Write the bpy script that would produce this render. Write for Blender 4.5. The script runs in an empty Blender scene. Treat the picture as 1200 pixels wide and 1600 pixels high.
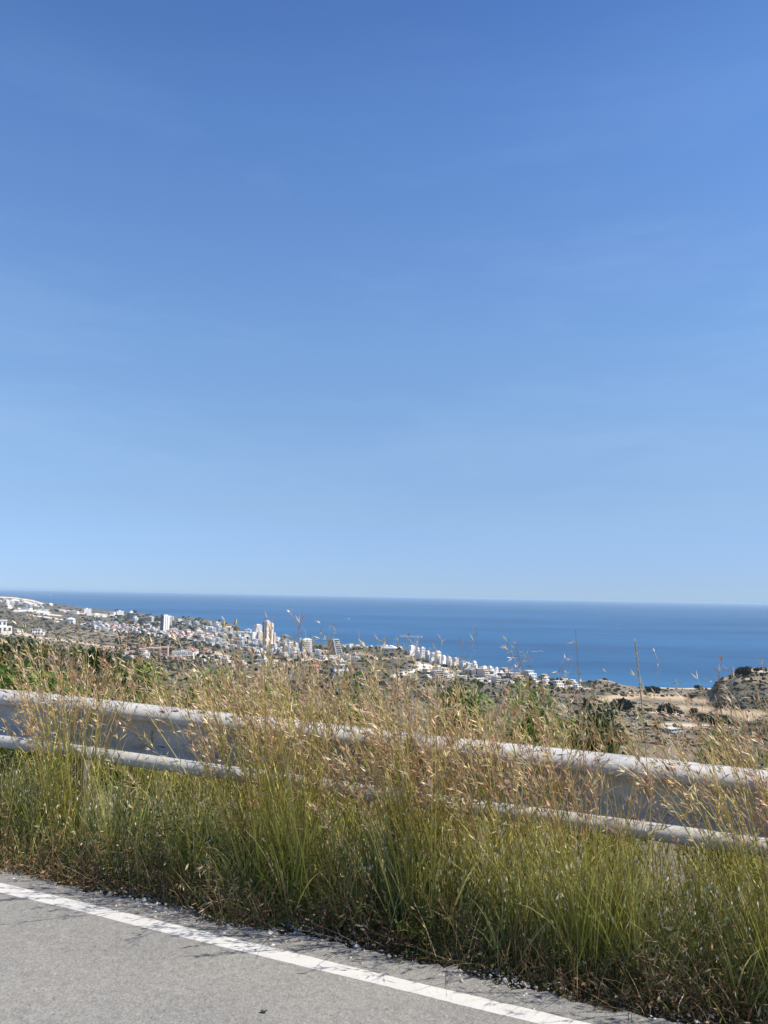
import bpy, math, numpy as np
from mathutils import Vector, Matrix
PI = math.pi
rng = np.random.default_rng(7)
S = bpy.context.scene
COL = S.collection
CZ = 1.36                                   # camera height above the road
SEA = 150.0                                 # camera height above the sea
FPX = 1202.0

# ------------------------------------------------------------------ camera
rho = math.atan(23 / 1200); pit = math.atan(.1086 * math.cos(rho))
Fv = np.array([0, math.cos(pit), math.sin(pit)])
u0 = np.array([0, -math.sin(pit), math.cos(pit)]); r0 = np.array([1., 0, 0])
Rv = math.cos(rho) * r0 + math.sin(rho) * u0
Uv = -math.sin(rho) * r0 + math.cos(rho) * u0
cam = bpy.data.cameras.new('camera'); cam_o = bpy.data.objects.new('camera', cam); COL.objects.link(cam_o)
cam.sensor_fit = 'VERTICAL'; cam.sensor_height = 36; cam.lens = FPX / 1600 * 36
cam.clip_start = .05; cam.clip_end = 250000
cam_o.matrix_world = Matrix(((Rv[0], Uv[0], -Fv[0], 0), (Rv[1], Uv[1], -Fv[1], 0), (Rv[2], Uv[2], -Fv[2], CZ), (0, 0, 0, 1)))
S.camera = cam_o

def ray(x, y):
    x = np.asarray(x, float)[..., None]; y = np.asarray(y, float)[..., None]
    return (x - 600) / FPX * Rv - (y - 800) / FPX * Uv + Fv

# ------------------------------------------------------------------ small helpers
def lin(r, g, b):
    f = lambda c: c / 255 / 12.92 if c / 255 <= .04045 else ((c / 255 + .055) / 1.055) ** 2.4
    return (f(r), f(g), f(b))

def tag(o, label=None, cat=None, group=None, kind=None):
    if label: o['label'] = label
    if cat: o['category'] = cat
    if group: o['group'] = group
    if kind: o['kind'] = kind
    return o

def empty(name, loc, rz=0):
    o = bpy.data.objects.new(name, None); COL.objects.link(o)
    o.location = loc; o.rotation_euler = (0, 0, rz); o.empty_display_size = .3
    return o

def np_mesh(name, verts, faces, mats, col=None, parent=None, smooth=False, midx=None, extra=None):
    """faces: int array (n,3) or (n,4)"""
    verts = np.asarray(verts, np.float32).reshape(-1, 3); faces = np.asarray(faces, np.int32)
    me = bpy.data.meshes.new(name)
    n, k = faces.shape
    me.vertices.add(len(verts)); me.vertices.foreach_set('co', verts.ravel())
    me.loops.add(n * k); me.loops.foreach_set('vertex_index', faces.ravel())
    me.polygons.add(n)
    me.polygons.foreach_set('loop_start', np.arange(0, n * k, k, dtype=np.int32))
    me.polygons.foreach_set('loop_total', np.full(n, k, np.int32))
    if smooth: me.polygons.foreach_set('use_smooth', np.ones(n, bool))
    if midx is not None: me.polygons.foreach_set('material_index', np.asarray(midx, np.int32))
    if col is not None:
        a = me.color_attributes.new('col', 'FLOAT_COLOR', 'POINT')
        c = np.ones((len(verts), 4), np.float32); c[:, :3] = col
        a.data.foreach_set('color', c.ravel())
    for nm, arr in (extra or {}).items():
        a = me.attributes.new(nm, 'FLOAT', 'POINT'); a.data.foreach_set('value', np.asarray(arr, np.float32))
    me.update(calc_edges=True)
    for m in (mats if isinstance(mats, (list, tuple)) else [mats]): me.materials.append(m)
    o = bpy.data.objects.new(name, me); COL.objects.link(o)
    if parent: o.parent = parent
    return o

class MB:
    """collects boxes, tubes, prisms, with a material index for each face"""
    def __init__(s): s.v = []; s.f = []; s.m = []
    def add(s, vs, fs, m=0):
        b = len(s.v); s.v += [tuple(p) for p in vs]
        for f in fs: s.f.append([b + i for i in f]); s.m.append(m)
        return s
    def box(s, x0, x1, y0, y1, z0, z1, m=0, dx=0):
        vs = [(x0, y0, z0), (x1, y0, z0), (x1, y1, z0), (x0, y1, z0), (x0 + dx, y0, z1), (x1 + dx, y0, z1), (x1 + dx, y1, z1), (x0 + dx, y1, z1)]
        return s.add(vs, [(3, 2, 1, 0), (4, 5, 6, 7), (0, 1, 5, 4), (1, 2, 6, 5), (2, 3, 7, 6), (3, 0, 4, 7)], m)
    def hip(s, x0, x1, y0, y1, z0, z1, m=0):
        k = min(x1 - x0, y1 - y0) / 2; cx, cy = (x0 + x1) / 2, (y0 + y1) / 2
        if x1 - x0 >= y1 - y0: a, b = (x0 + k * .98, cy, z1), (x1 - k * .98, cy, z1); fs = [(0, 1, 5, 4), (2, 3, 4, 5), (1, 2, 5), (3, 0, 4), (3, 2, 1, 0)]
        else: a, b = (cx, y0 + k * .98, z1), (cx, y1 - k * .98, z1); fs = [(0, 1, 4), (2, 3, 5), (1, 2, 5, 4), (3, 0, 4, 5), (3, 2, 1, 0)]
        return s.add([(x0, y0, z0), (x1, y0, z0), (x1, y1, z0), (x0, y1, z0), a, b], fs, m)
    def tube(s, pts, rad, n=8, m=0, cap=True):
        pts = [Vector(p) for p in pts]; rings = []; b = len(s.v)
        for i, p in enumerate(pts):
            t = (pts[min(i + 1, len(pts) - 1)] - pts[max(i - 1, 0)]).normalized()
            a = t.cross(Vector((0, 0, 1)) if abs(t.z) < .9 else Vector((1, 0, 0))).normalized(); c = t.cross(a)
            r = rad[i] if hasattr(rad, '__len__') else rad
            s.v += [tuple(p + (a * math.cos(2 * PI * k / n) + c * math.sin(2 * PI * k / n)) * r) for k in range(n)]
        for i in range(len(pts) - 1):
            for k in range(n):
                s.f.append([b + i * n + k, b + i * n + (k + 1) % n, b + (i + 1) * n + (k + 1) % n, b + (i + 1) * n + k]); s.m.append(m)
        if cap:
            s.f.append([b + k for k in range(n)][::-1]); s.m.append(m)
            s.f.append([b + (len(pts) - 1) * n + k for k in range(n)]); s.m.append(m)
        return s
    def mesh(s, name, mats):
        me = bpy.data.meshes.new(name); me.from_pydata(s.v, [], s.f); me.update()
        for m in (mats if isinstance(mats, (list, tuple)) else [mats]): me.materials.append(m)
        me.polygons.foreach_set('material_index', np.array(s.m, np.int32))
        return me
    def build(s, name, mats, parent=None, smooth=False):
        me = s.mesh(name, mats)
        if smooth: me.polygons.foreach_set('use_smooth', np.ones(len(me.polygons), bool))
        o = bpy.data.objects.new(name, me); COL.objects.link(o)
        if parent: o.parent = parent
        return o

# ------------------------------------------------------------------ noise (numpy value noise)
def vnoise(x, y, seed=0):
    xi = np.floor(x).astype(np.int64); yi = np.floor(y).astype(np.int64)
    fx = x - xi; fy = y - yi; fx = fx * fx * (3 - 2 * fx); fy = fy * fy * (3 - 2 * fy)
    def h(a, b):
        n = (a * 374761393 + b * 668265263 + seed * 974711) & 0xffffffff
        n = ((n ^ (n >> 13)) * 1274126177) & 0xffffffff
        return ((n ^ (n >> 16)) & 0xffff) / 65535.
    return (h(xi, yi) * (1 - fx) + h(xi + 1, yi) * fx) * (1 - fy) + (h(xi, yi + 1) * (1 - fx) + h(xi + 1, yi + 1) * fx) * fy
def fbm(x, y, o=4, seed=0):
    a = 0; w = .5
    for i in range(o): a = a + w * (vnoise(x, y, seed + i) - .5); x = x * 2.03 + 11; y = y * 2.03 + 5; w *= .5
    return a

# ------------------------------------------------------------------ materials
def mat(name): 
    m = bpy.data.materials.new(name); m.use_nodes = True
    nt = m.node_tree; p = nt.nodes['Principled BSDF']
    return m, nt, p
def node(nt, t, **kw):
    n = nt.nodes.new(t)
    for k, v in kw.items():
        if k in n.inputs.keys() if hasattr(n.inputs, 'keys') else False: n.inputs[k].default_value = v
        else: setattr(n, k, v)
    return n
def ramp(nt, fac, stops):
    r = nt.nodes.new('ShaderNodeValToRGB'); e = r.color_ramp.elements
    while len(e) < len(stops): e.new(.5)
    for i, (p, c) in enumerate(stops): e[i].position = p; e[i].color = (*c, 1)
    nt.links.new(fac, r.inputs[0]); return r.outputs[0]
def noise(nt, vec, scale, detail=4, rough=.55):
    n = nt.nodes.new('ShaderNodeTexNoise'); n.inputs['Scale'].default_value = scale; n.inputs['Detail'].default_value = detail; n.inputs['Roughness'].default_value = rough
    if vec is not None: nt.links.new(vec, n.inputs['Vector'])
    return n.outputs['Fac']
def voro(nt, vec, scale, feat='F1'):
    n = nt.nodes.new('ShaderNodeTexVoronoi'); n.feature = feat; n.inputs['Scale'].default_value = scale; nt.links.new(vec, n.inputs['Vector']); return n
def mixc(nt, fac, a, b, mode='MIX'):
    n = nt.nodes.new('ShaderNodeMix'); n.data_type = 'RGBA'; n.blend_type = mode
    for sock, v in ((n.inputs[0], fac), (n.inputs[6], a), (n.inputs[7], b)):
        if isinstance(v, (int, float)): sock.default_value = v
        elif isinstance(v, tuple): sock.default_value = (*v, 1)
        else: nt.links.new(v, sock)
    return n.outputs[2]
def math_(nt, op, a, b=0., c=0.):
    n = nt.nodes.new('ShaderNodeMath'); n.operation = op
    for i, v in enumerate((a, b, c)):
        if isinstance(v, (int, float)): n.inputs[i].default_value = v
        else: nt.links.new(v, n.inputs[i])
    return n.outputs[0]
def bump(nt, p, h, strength=.4, dist=.01):
    b = nt.nodes.new('ShaderNodeBump'); b.inputs['Strength'].default_value = strength; b.inputs['Distance'].default_value = dist
    nt.links.new(h, b.inputs['Height']); nt.links.new(b.outputs[0], p.inputs['Normal'])
def coords(nt, out='Object'): return nt.nodes.new('ShaderNodeTexCoord').outputs[out]
def mapping(nt, vec, scale, rot=(0, 0, 0)):
    m = nt.nodes.new('ShaderNodeMapping'); m.inputs['Scale'].default_value = scale; m.inputs['Rotation'].default_value = rot; nt.links.new(vec, m.inputs['Vector']); return m.outputs[0]
def attr(nt, name): n = nt.nodes.new('ShaderNodeAttribute'); n.attribute_name = name; return n

def leafy(name, trans=.35, rough=.6, spec=.3):
    m, nt, p = mat(name)
    a = attr(nt, 'col').outputs['Color']
    nt.links.new(a, p.inputs['Base Color']); p.inputs['Roughness'].default_value = rough; p.inputs['Specular IOR Level'].default_value = spec
    if trans:
        t = nt.nodes.new('ShaderNodeBsdfTranslucent'); nt.links.new(a, t.inputs['Color'])
        mx = nt.nodes.new('ShaderNodeMixShader'); mx.inputs[0].default_value = trans
        nt.links.new(p.outputs[0], mx.inputs[1]); nt.links.new(t.outputs[0], mx.inputs[2]); nt.links.new(mx.outputs[0], nt.nodes['Material Output'].inputs[0])
    return m
M_GRASS = leafy('grass_blade', .3, .5, .4)
M_LEAF = leafy('leaf', .25, .5, .35)
M_DRY = leafy('dry_stalk', .15, .8, .1)
M_SCRUB = leafy('scrub_leaf', 0, .9, .1)

def plain(name, c, rough=.7, var=.12, scale=.6, metal=0.):
    m, nt, p = mat(name)
    n = noise(nt, coords(nt), scale, 5)
    oi = nt.nodes.new('ShaderNodeObjectInfo').outputs['Random']
    f = math_(nt, 'MULTIPLY_ADD', n, var * 2, 1 - var)
    f = math_(nt, 'MULTIPLY', f, math_(nt, 'MULTIPLY_ADD', oi, var, 1 - var / 2))
    mm = nt.nodes.new('ShaderNodeVectorMath'); mm.operation = 'SCALE'; mm.inputs[0].default_value = c; nt.links.new(f, mm.inputs['Scale'])
    nt.links.new(mm.outputs[0], p.inputs['Base Color']); p.inputs['Roughness'].default_value = rough; p.inputs['Metallic'].default_value = metal
    return m
M_WHITE = plain('white_render', (.80, .78, .74), .8, .08, .2)
M_CREAM = plain('cream_render', (.66, .56, .44), .8, .1, .2)
M_BEIGE = plain('beige_render', (.62, .47, .34), .8, .1, .2)
M_PINK = plain('pink_render', (.58, .36, .30), .8, .1, .2)
M_CREAM2 = plain('pale_glazing', (.56, .50, .45), .6, .08, .3)  # pale warm tone for the slim tower's window bands
M_PALE = plain('pale_render', (.80, .73, .66), .8, .06, .2)
M_GREYC = plain('grey_concrete', (.36, .35, .34), .85, .12, .3)
M_BROWN = plain('brown_cladding', (.21, .145, .115), .7, .15, .3)
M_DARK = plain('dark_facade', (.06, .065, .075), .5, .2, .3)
M_TILE = plain('roof_tile', (.42, .20, .13), .85, .2, .5)
M_FLATROOF = plain('flat_roof', (.52, .49, .45), .9, .15, .3)
M_WIN = plain('window_glass', (.09, .11, .13), .15, .2, .5)
M_GLASSG = plain('greenish_glass', (.42, .58, .56), .25, .12, .1)
M_STEEL = plain('painted_steel', (.62, .62, .60), .5, .1, .5)
M_BARK = plain('bark', (.10, .075, .055), .95, .3, 6)
M_HULL = plain('boat_hull', (.78, .78, .78), .35, .05, .5)
M_FOAM = plain('foam', (.72, .78, .82), .8, .2, .2)

# ------------------------------------------------------------------ terrain
COLS = {
 -700: (9000, [(7000, 0), (5500, 0), (4500, 8), (3500, 18), (2600, 32), (2000, 45), (1600, 55), (1200, 68), (800, 86), (500, 105), (200, 122), (80, 190)]),
 -200: (9000, [(7000, 8), (5500, 6), (4500, 14), (3500, 24), (2600, 38), (2000, 50), (1600, 60), (1200, 72), (800, 90), (500, 106), (200, 122), (80, 190)]),
 0: (8500, [(7000, 20), (5500, 12.), (4500, 21), (3500, 33), (2600, 45), (2000, 54), (1600, 62), (1200, 74), (800, 92), (500, 107), (200, 124), (80, 190)]),
 40: (8000, [(6500, 22), (5500, 13), (4500, 23), (3500, 35), (2600, 47), (2000, 57), (1600, 66), (1200, 78), (800, 94), (500, 108), (200, 124), (80, 190)]),
 72: (7400, [(6500, 24), (5500, 20.5), (4500, 28), (3500, 37), (2600, 49), (2000, 60), (1600, 70), (1200, 82), (800, 97), (500, 110), (200, 125), (80, 190)]),
 100: (6800, [(5500, 24), (4500, 31), (3500, 40), (2600, 52), (2000, 62), (1600, 72), (1200, 85), (800, 98), (500, 112), (200, 126), (80, 190)]),
 150: (6100, [(5500, 29), (4500, 34), (3500, 43), (2600, 55), (2000, 66), (1600, 76), (1200, 88), (800, 101), (500, 115), (200, 128), (80, 190)]),
 200: (5400, [(5000, 33.5), (4500, 37), (3500, 46), (2600, 58), (2000, 70), (1600, 80), (1200, 91), (800, 105), (500, 118), (200, 130), (80, 190)]),
 250: (4850, [(4500, 39), (3500, 48), (2600, 60), (2000, 73), (1600, 85), (1200, 97), (800, 110), (500, 122), (200, 132), (80, 190)]),
 300: (4600, [(4300, 41), (3500, 49.5), (2600, 62.5), (2000, 76), (1600, 90), (1200, 103), (800, 115), (500, 127), (200, 134), (80, 190)]),
 345: (4150, [(3900, 45), (3500, 50), (2600, 64.5), (2000, 79.5), (1600, 94), (1200, 106), (800, 118), (500, 129), (200, 136), (80, 190)]),
 370: (3700, [(3400, 52), (2600, 66), (2000, 81.5), (1600, 97), (1200, 109), (800, 120), (500, 131), (200, 137), (80, 190)]),
 385: (3150, [(2600, 67.5), (2000, 82.5), (1600, 98), (1200, 110.5), (800, 121), (500, 132), (200, 138), (80, 190)]),
 400: (2800, [(2600, 68.5), (2000, 84), (1600, 99), (1200, 112), (800, 122), (500, 133), (200, 138), (80, 190)]),
 430: (2520, [(2000, 86), (1600, 101), (1200, 113), (800, 124), (500, 134), (200, 140), (80, 190)]),
 500: (2400, [(2000, 88), (1600, 102.5), (1200, 115), (800, 127), (500, 138), (200, 144), (80, 190)]),
 560: (2350, [(2000, 87.5), (1600, 102), (1200, 115), (800, 128), (500, 140), (200, 148), (80, 190)]),
 620: (2250, [(2000, 86), (1600, 101), (1200, 114), (800, 130), (500, 143), (200, 152), (80, 195)]),
 660: (2050, [(1900, 93), (1600, 103), (1200, 117), (800, 134), (500, 148), (200, 156), (80, 200)]),
 700: (1850, [(1600, 106), (1200, 121), (800, 138), (500, 152), (200, 160), (80, 205)]),
 740: (1720, [(1500, 111), (1200, 122), (800, 140), (500, 156), (200, 165), (80, 205)]),
 800: (1580, [(1400, 119), (1200, 126), (800, 144), (500, 162), (200, 172), (80, 210)]),
 850: (1490, [(1300, 124), (1100, 131), (800, 148), (500, 168), (200, 180), (80, 215)]),
 900: (1440, [(1250, 131), (1050, 131), (800, 151), (500, 174), (200, 188), (80, 215)]),
 940: (1420, [(1250, 134), (1050, 123), (950, 130), (800, 155), (500, 182), (200, 192), (80, 220)]),
 1000: (1370, [(1250, 139), (1050, 137), (900, 145), (800, 157), (650, 178), (500, 193), (200, 200), (80, 220)]),
 1060: (1360, [(1250, 139), (1050, 145), (900, 152), (800, 161), (650, 184), (500, 199), (200, 205), (80, 225)]),
 1100: (1370, [(1250, 138), (1050, 142), (900, 140), (820, 152), (750, 163), (650, 184), (500, 201), (200, 208), (80, 225)]),
 1130: (1370, [(1250, 136), (1050, 132), (900, 116), (820, 125), (750, 150), (650, 180), (500, 201), (200, 210), (80, 225)]),
 1160: (1360, [(1250, 133), (1050, 125), (900, 101), (820, 112), (750, 142), (650, 174), (500, 199), (200, 210), (80, 225)]),
 1200: (1350, [(1250, 130), (1050, 118), (900, 101), (820, 111), (750, 138), (650, 170), (500, 197), (200, 210), (80, 225)]),
 1300: (1330, [(1250, 128), (1050, 112), (900, 98), (820, 104), (750, 130), (650, 160), (500, 190), (200, 210), (80, 225)]),
 1900: (1330, [(1250, 120), (1050, 105), (900, 92), (820, 98), (750, 120), (650, 150), (500, 185), (200, 210), (80, 225)]),
}
LD = np.log(np.geomspace(30, 14000, 900))
cx_ = np.array(sorted(COLS)); TAB = []; COAST = []
for c in cx_:
    coast, pts = COLS[c]
    pts = sorted([(p[0], p[1] * p[0] / 1216) for p in pts] + [(30, 9.6), (coast, SEA), (coast * 1.12, SEA + 7), (20000, SEA + 12)])
    TAB.append(np.interp(LD, np.log([p[0] for p in pts]), [p[1] for p in pts])); COAST.append(coast)
TAB = np.array(TAB); COAST = np.array(COAST, float)
U2 = np.array([.9272, -.3746]); N2 = np.array([.3746, .9272])      # along / across the road
SL = .019
def road_z(s): return -SL * (s + 3.05)                              # world z of the road surface
def terrain(x, y, rough=True):
    """world z of the ground"""
    x = np.asarray(x, float); y = np.asarray(y, float)
    rad = np.hypot(x, y); az = np.arctan2(x, y)
    azc = np.clip(az, -.75, .75)
    xc = 600 + 1209 * np.tan(azc); d = np.maximum(rad * np.cos(azc), 30)
    fi = np.clip(np.interp(xc, cx_, np.arange(len(cx_))), 0, len(cx_) - 1.001); i0 = fi.astype(int); fx = fi - i0
    fx = fx * fx * (3 - 2 * fx)
    fj = np.clip((np.log(d) - LD[0]) / (LD[1] - LD[0]), 0, len(LD) - 1.001); j0 = fj.astype(int); fy = fj - j0
    g = lambda a, b: TAB[a, b]
    D = (g(i0, j0) * (1 - fx) + g(i0 + 1, j0) * fx) * (1 - fy) + (g(i0, j0 + 1) * (1 - fx) + g(i0 + 1, j0 + 1) * fx) * fy
    z = CZ - D
    if rough:
        co = np.interp(xc, cx_, COAST); w = np.clip((co - d) / 500, 0, 1) * np.clip((d - 60) / 600, 0, 1)
        z = z + w * (fbm(x / 130, y / 130, 3, 3) * 7 + fbm(x / 34, y / 34, 3, 9) * 1.6)
    s = x * U2[0] + y * U2[1]; v = x * N2[0] + y * N2[1]
    prof = np.interp(v, [-200, 2.6, 3.55, 4.1, 5, 7, 10, 16, 26, 34, 60], [-.03, -.03, -.01, -.10, -.5, -1.5, -3.0, -5.4, -8., -9.6, -14])
    zn = road_z(np.clip(s, -60, 60)) + prof + np.where(v > 2.9, fbm(x * 3, y * 3, 3, 5) * .05 * np.clip((v - 2.9) * 3, 0, 1), 0)
    w = np.clip((rad - 18) / 26, 0, 1) * np.clip((v - 8) / 14, 0, 1); w = w * w * (3 - 2 * w)
    return zn * (1 - w) + z * w

def hit(px, py):
    """where the line of sight through a photo pixel meets the ground"""
    r = ray(px, py); t = np.geomspace(60, 12000, 2600)
    P = r[None, :] * t[:, None]
    zz = terrain(P[:, 0], P[:, 1]) - CZ
    k = np.argmax(P[:, 2] < zz)
    if P[k, 2] >= zz[k]: return None
    a = P[k]; d = a @ Fv
    if CZ - zz[k] > SEA + CZ: return None
    return np.array([a[0], a[1], zz[k] + CZ]), d
def hits(px, py):
    r = ray(px, py); t = np.geomspace(150, 9000, 900)
    out = np.full((len(px), 3), np.nan); done = np.zeros(len(px), bool)
    prev = t[0]
    for tt in t:
        P = r * tt; zz = terrain(P[:, 0], P[:, 1]) - CZ
        h = (~done) & (P[:, 2] < zz)
        out[h] = np.c_[P[h, 0], P[h, 1], zz[h] + CZ]; done |= h
    return out
def pix(P):
    P = np.asarray(P) - np.array([0, 0, CZ]); d = P @ Fv
    return 600 + FPX * (P @ Rv) / d, 800 - FPX * (P @ Uv) / d, d

azs = np.radians(np.concatenate([np.arange(-177, -33.5, 3.), np.arange(-33, 33.01, .13), np.arange(36, 180.1, 3.)]))
rads = np.concatenate([np.geomspace(.5, 8, 90)[:-1], np.geomspace(8, 700, 190)[:-1], np.geomspace(700, 2800, 210)[:-1], np.geomspace(2800, 13000, 170)])
A, Rr = np.meshgrid(azs, rads); X = np.sin(A) * Rr; Y = np.cos(A) * Rr; Z = terrain(X, Y)
nr, na = A.shape
idx = np.arange(nr * na).reshape(nr, na)
nx = np.roll(idx, -1, axis=1)
quads = np.stack([idx[:-1], nx[:-1], nx[1:], idx[1:]], -1).reshape(-1, 4)[:, ::-1]
V = np.stack([X, Y, Z], -1).reshape(-1, 3)
px, py, pd = pix(V); pd = np.where(np.abs(pd) < 1e-6, 1e-6, pd)
ok = (pd > 60) & (np.abs(A.ravel()) < .6)
wob = fbm(V[:, 0] / 40, V[:, 1] / 40, 4, 21) 
def band(pts, hw):
    """soft mask round a polyline of photo pixels, as the ground there lies bare"""
    m = np.full(len(px), 9.)
    for (a, b) in zip(pts[:-1], pts[1:]):
        ax, ay = a; bx, by = b; L2 = (bx - ax) ** 2 + ((by - ay) * 3) ** 2 + 1e-6
        t = np.clip(((px - ax) * (bx - ax) + (py - ay) * 9 * (by - ay)) / L2, 0, 1)
        m = np.minimum(m, np.hypot((px - ax - t * (bx - ax)) / 3, py - ay - t * (by - ay)) / hw)
    return np.where(ok, np.clip(1.35 - m + wob * 1.0, 0, 1), 0)
bare = np.zeros(len(px)); bcol = np.tile(np.array([.34, .25, .16]), (len(px), 1))
WHT = np.array([.62, .57, .49]); SAND = np.array([.43, .32, .21]); PALE = np.array([.50, .42, .32])
for pts, hw, c in [
    ([(945, 1094), (1000, 1087), (1060, 1090), (1105, 1097)], 4.5, SAND), ([(1070, 1106), (1130, 1110), (1175, 1122)], 5.5, SAND), ([(1170, 1113), (1215, 1120)], 5, SAND),
    ([(930, 1095), (985, 1082)], 2.5, SAND), ([(1025, 1112), (1062, 1116)], 3.5, PALE), ([(1045, 1132), (1140, 1135)], 4, PALE),
    ([(1020, 1074), (1110, 1076)], 1.6, PALE), ([(940, 1061), (990, 1068)], 2.2, SAND), ([(1165, 1048), (1215, 1050)], 2.2, PALE), ([(1120, 1062), (1160, 1058), (1200, 1068)], 3, SAND * .75),
    ([(618, 1056), (650, 1047), (668, 1040), (690, 1042)], 3, WHT), ([(655, 1038), (668, 1043)], 4, WHT), ([(690, 1050), (740, 1062), (800, 1065)], 3, WHT * .95), ([(735, 1042), (790, 1058)], 3, WHT * .9),
    ([(0, 933), (22, 934), (48, 938), (66, 943)], 1.1, WHT), ([(16, 950), (14, 942), (22, 937), (40, 940), (62, 947)], 1.6, WHT), ([(27, 954), (45, 953), (72, 957)], 2.4, WHT), ([(45, 961), (70, 964), (97, 968)], 1.1, WHT),
    ([(95, 953), (120, 956)], 1.5, PALE), ([(75, 960), (95, 962)], 1.2, WHT), ([(130, 974), (180, 977), (235, 975)], .9, PALE), ([(120, 958), (185, 962)], 1.5, PALE),
    ([(0, 990), (14, 992), (30, 990), (60, 996), (75, 999), (105, 1001)], 2.6, PALE), ([(100, 1000), (150, 1008), (200, 1014)], 1.5, PALE), ([(150, 1011), (185, 1017)], 2.5, SAND * .7), ([(40, 1012), (12, 1004)], 1.5, PALE),
    ([(430, 1032), (490, 1030), (540, 1033)], 2.0, PALE), ([(560, 1020), (600, 1030), (640, 1025)], 1.5, SAND * .8), ([(330, 1017), (360, 1028)], 2.5, PALE), ([(300, 1021), (340, 1030)], 2, PALE),
    ([(320, 980), (362, 979)], 1.0, WHT), ([(880, 1072), (920, 1076)], 2, PALE), ([(840, 1064), (890, 1075)], 1.6, WHT * .9)]:
    m = band(pts, hw); bcol = bcol * (1 - m[:, None]) + m[:, None] * c; bare = np.maximum(bare, m)
hillm = np.where(ok & (px > 1085), np.interp(py, [1060, 1082, 1100], [.06, -.06, -.10]), 0) + np.where(ok & (px > 60) & (px < 300) & (py > 982) & (py < 1012), .07, 0) + np.where(ok & (px > 930) & (px < 1100), .08, 0)

m, nt, p = mat('terrain')
g = nt.nodes.new('ShaderNodeNewGeometry').outputs['Position']
n1 = noise(nt, g, .012, 6, .6); n2 = noise(nt, g, .07, 6, .65); n3 = noise(nt, g, 3.5, 6, .6)
mix1 = math_(nt, 'MULTIPLY_ADD', n1, .5, math_(nt, 'MULTIPLY', n2, .6))
mix1 = math_(nt, 'ADD', mix1, attr(nt, 'hill').outputs['Fac'])
scr = ramp(nt, mix1, [(.42, (.060, .062, .046)), (.55, (.115, .105, .075)), (.66, (.22, .18, .13)), (.82, (.34, .275, .20))])
bm = math_(nt, 'MULTIPLY_ADD', n2, .9, .55)
bc = mixc(nt, 1., attr(nt, 'col').outputs['Color'], ramp(nt, bm, [(.75, (.72, .72, .72)), (1.2, (1.08, 1.08, 1.08))]), 'MULTIPLY')
c = mixc(nt, attr(nt, 'bare').outputs['Fac'], scr, bc)
soil = ramp(nt, n3, [(.35, (.09, .075, .05)), (.65, (.22, .18, .13))])
c = mixc(nt, attr(nt, 'near').outputs['Fac'], c, soil)
nt.links.new(c, p.inputs['Base Color']); p.inputs['Roughness'].default_value = .95; p.inputs['Specular IOR Level'].default_value = .1
near = np.clip((60 - Rr.ravel()) / 20, 0, 1)
terr = np_mesh('ground', V, quads, m, col=bcol, smooth=True, extra={'bare': bare, 'near': near, 'hill': hillm})
# close the little hole under the camera with the innermost ring
tag(terr, kind='structure')

# ------------------------------------------------------------------ sea
m, nt, p = mat('sea_water')
g = nt.nodes.new('ShaderNodeNewGeometry').outputs['Position']
na_ = noise(nt, mapping(nt, g, (.00035, .0011, 1), (0, 0, .25)), 1, 5, .6); nb_ = noise(nt, mapping(nt, g, (.004, .012, 1), (0, 0, .1)), 1, 5, .65)
shore = attr(nt, 'shore').outputs['Fac']
wat = mixc(nt, shore, (.024, .086, .190), (.032, .112, .205))
wat = mixc(nt, ramp(nt, math_(nt, 'MULTIPLY_ADD', na_, .6, math_(nt, 'MULTIPLY', nb_, .4)), [(.36, (.15, .15, .15)), (.64, (.85, .85, .85))]), mixc(nt, .42, wat, (0, 0, 0)), mixc(nt, .38, wat, (.05, .2, .40)))
nt.links.new(wat, p.inputs['Base Color']); p.inputs['IOR'].default_value = 1.33
p.inputs['Roughness'].default_value = .45; p.inputs['Specular IOR Level'].default_value = .35
bump(nt, p, noise(nt, mapping(nt, g, (.05, .09, 1)), 1, 4, .6), .2, 2.)
sr = np.concatenate([[300], np.geomspace(900, 9000, 160), np.geomspace(9500, 90000, 30)]); sa = azs
A2, R2 = np.meshgrid(sa, sr); SX = np.sin(A2) * R2; SY = np.cos(A2) * R2
xc = 600 + 1209 * np.tan(np.clip(A2, -.75, .75)); dd = R2 * np.cos(np.clip(A2, -.75, .75)); co = np.interp(xc, cx_, COAST)
shv = np.clip(1.0 - (dd - co) / (co * .28), 0, 1) ** 1.5
ii = np.arange(A2.size).reshape(A2.shape); jj = np.roll(ii, -1, axis=1)
q = np.stack([ii[:-1], jj[:-1], jj[1:], ii[1:]], -1).reshape(-1, 4)[:, ::-1]
sea = np_mesh('sea', np.stack([SX, SY, np.full_like(SX, CZ - SEA)], -1), q, m, extra={'shore': shv.ravel()})
tag(sea, kind='structure')

# ------------------------------------------------------------------ road
def strip(name, v0, v1, s0, s1, dz, ns, material, jag0=0, jag1=0, seed=1):
    ss = np.linspace(s0, s1, ns); r = np.random.default_rng(seed)
    j0 = fbm(ss * 2, ss * 0 + 3, 5, seed) * jag0 * 2 + r.normal(0, 1, ns) * jag0 * .12; j1 = fbm(ss * 2, ss * 0 + 8, 5, seed + 40) * jag1 * 2 + r.normal(0, 1, ns) * jag1 * .12
    a = np.stack([ss * U2[0] + (v0 + j0) * N2[0], ss * U2[1] + (v0 + j0) * N2[1], road_z(ss) + dz], -1)
    b = np.stack([ss * U2[0] + (v1 + j1) * N2[0], ss * U2[1] + (v1 + j1) * N2[1], road_z(ss) + dz], -1)
    Vv = np.concatenate([a, b]); i = np.arange(ns - 1)
    return np_mesh(name, Vv, np.stack([i, i + 1, i + 1 + ns, i + ns], -1), material)
m, nt, p = mat('asphalt')
oc = coords(nt)
vr = voro(nt, oc, 130); v2 = voro(nt, oc, 280)
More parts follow.
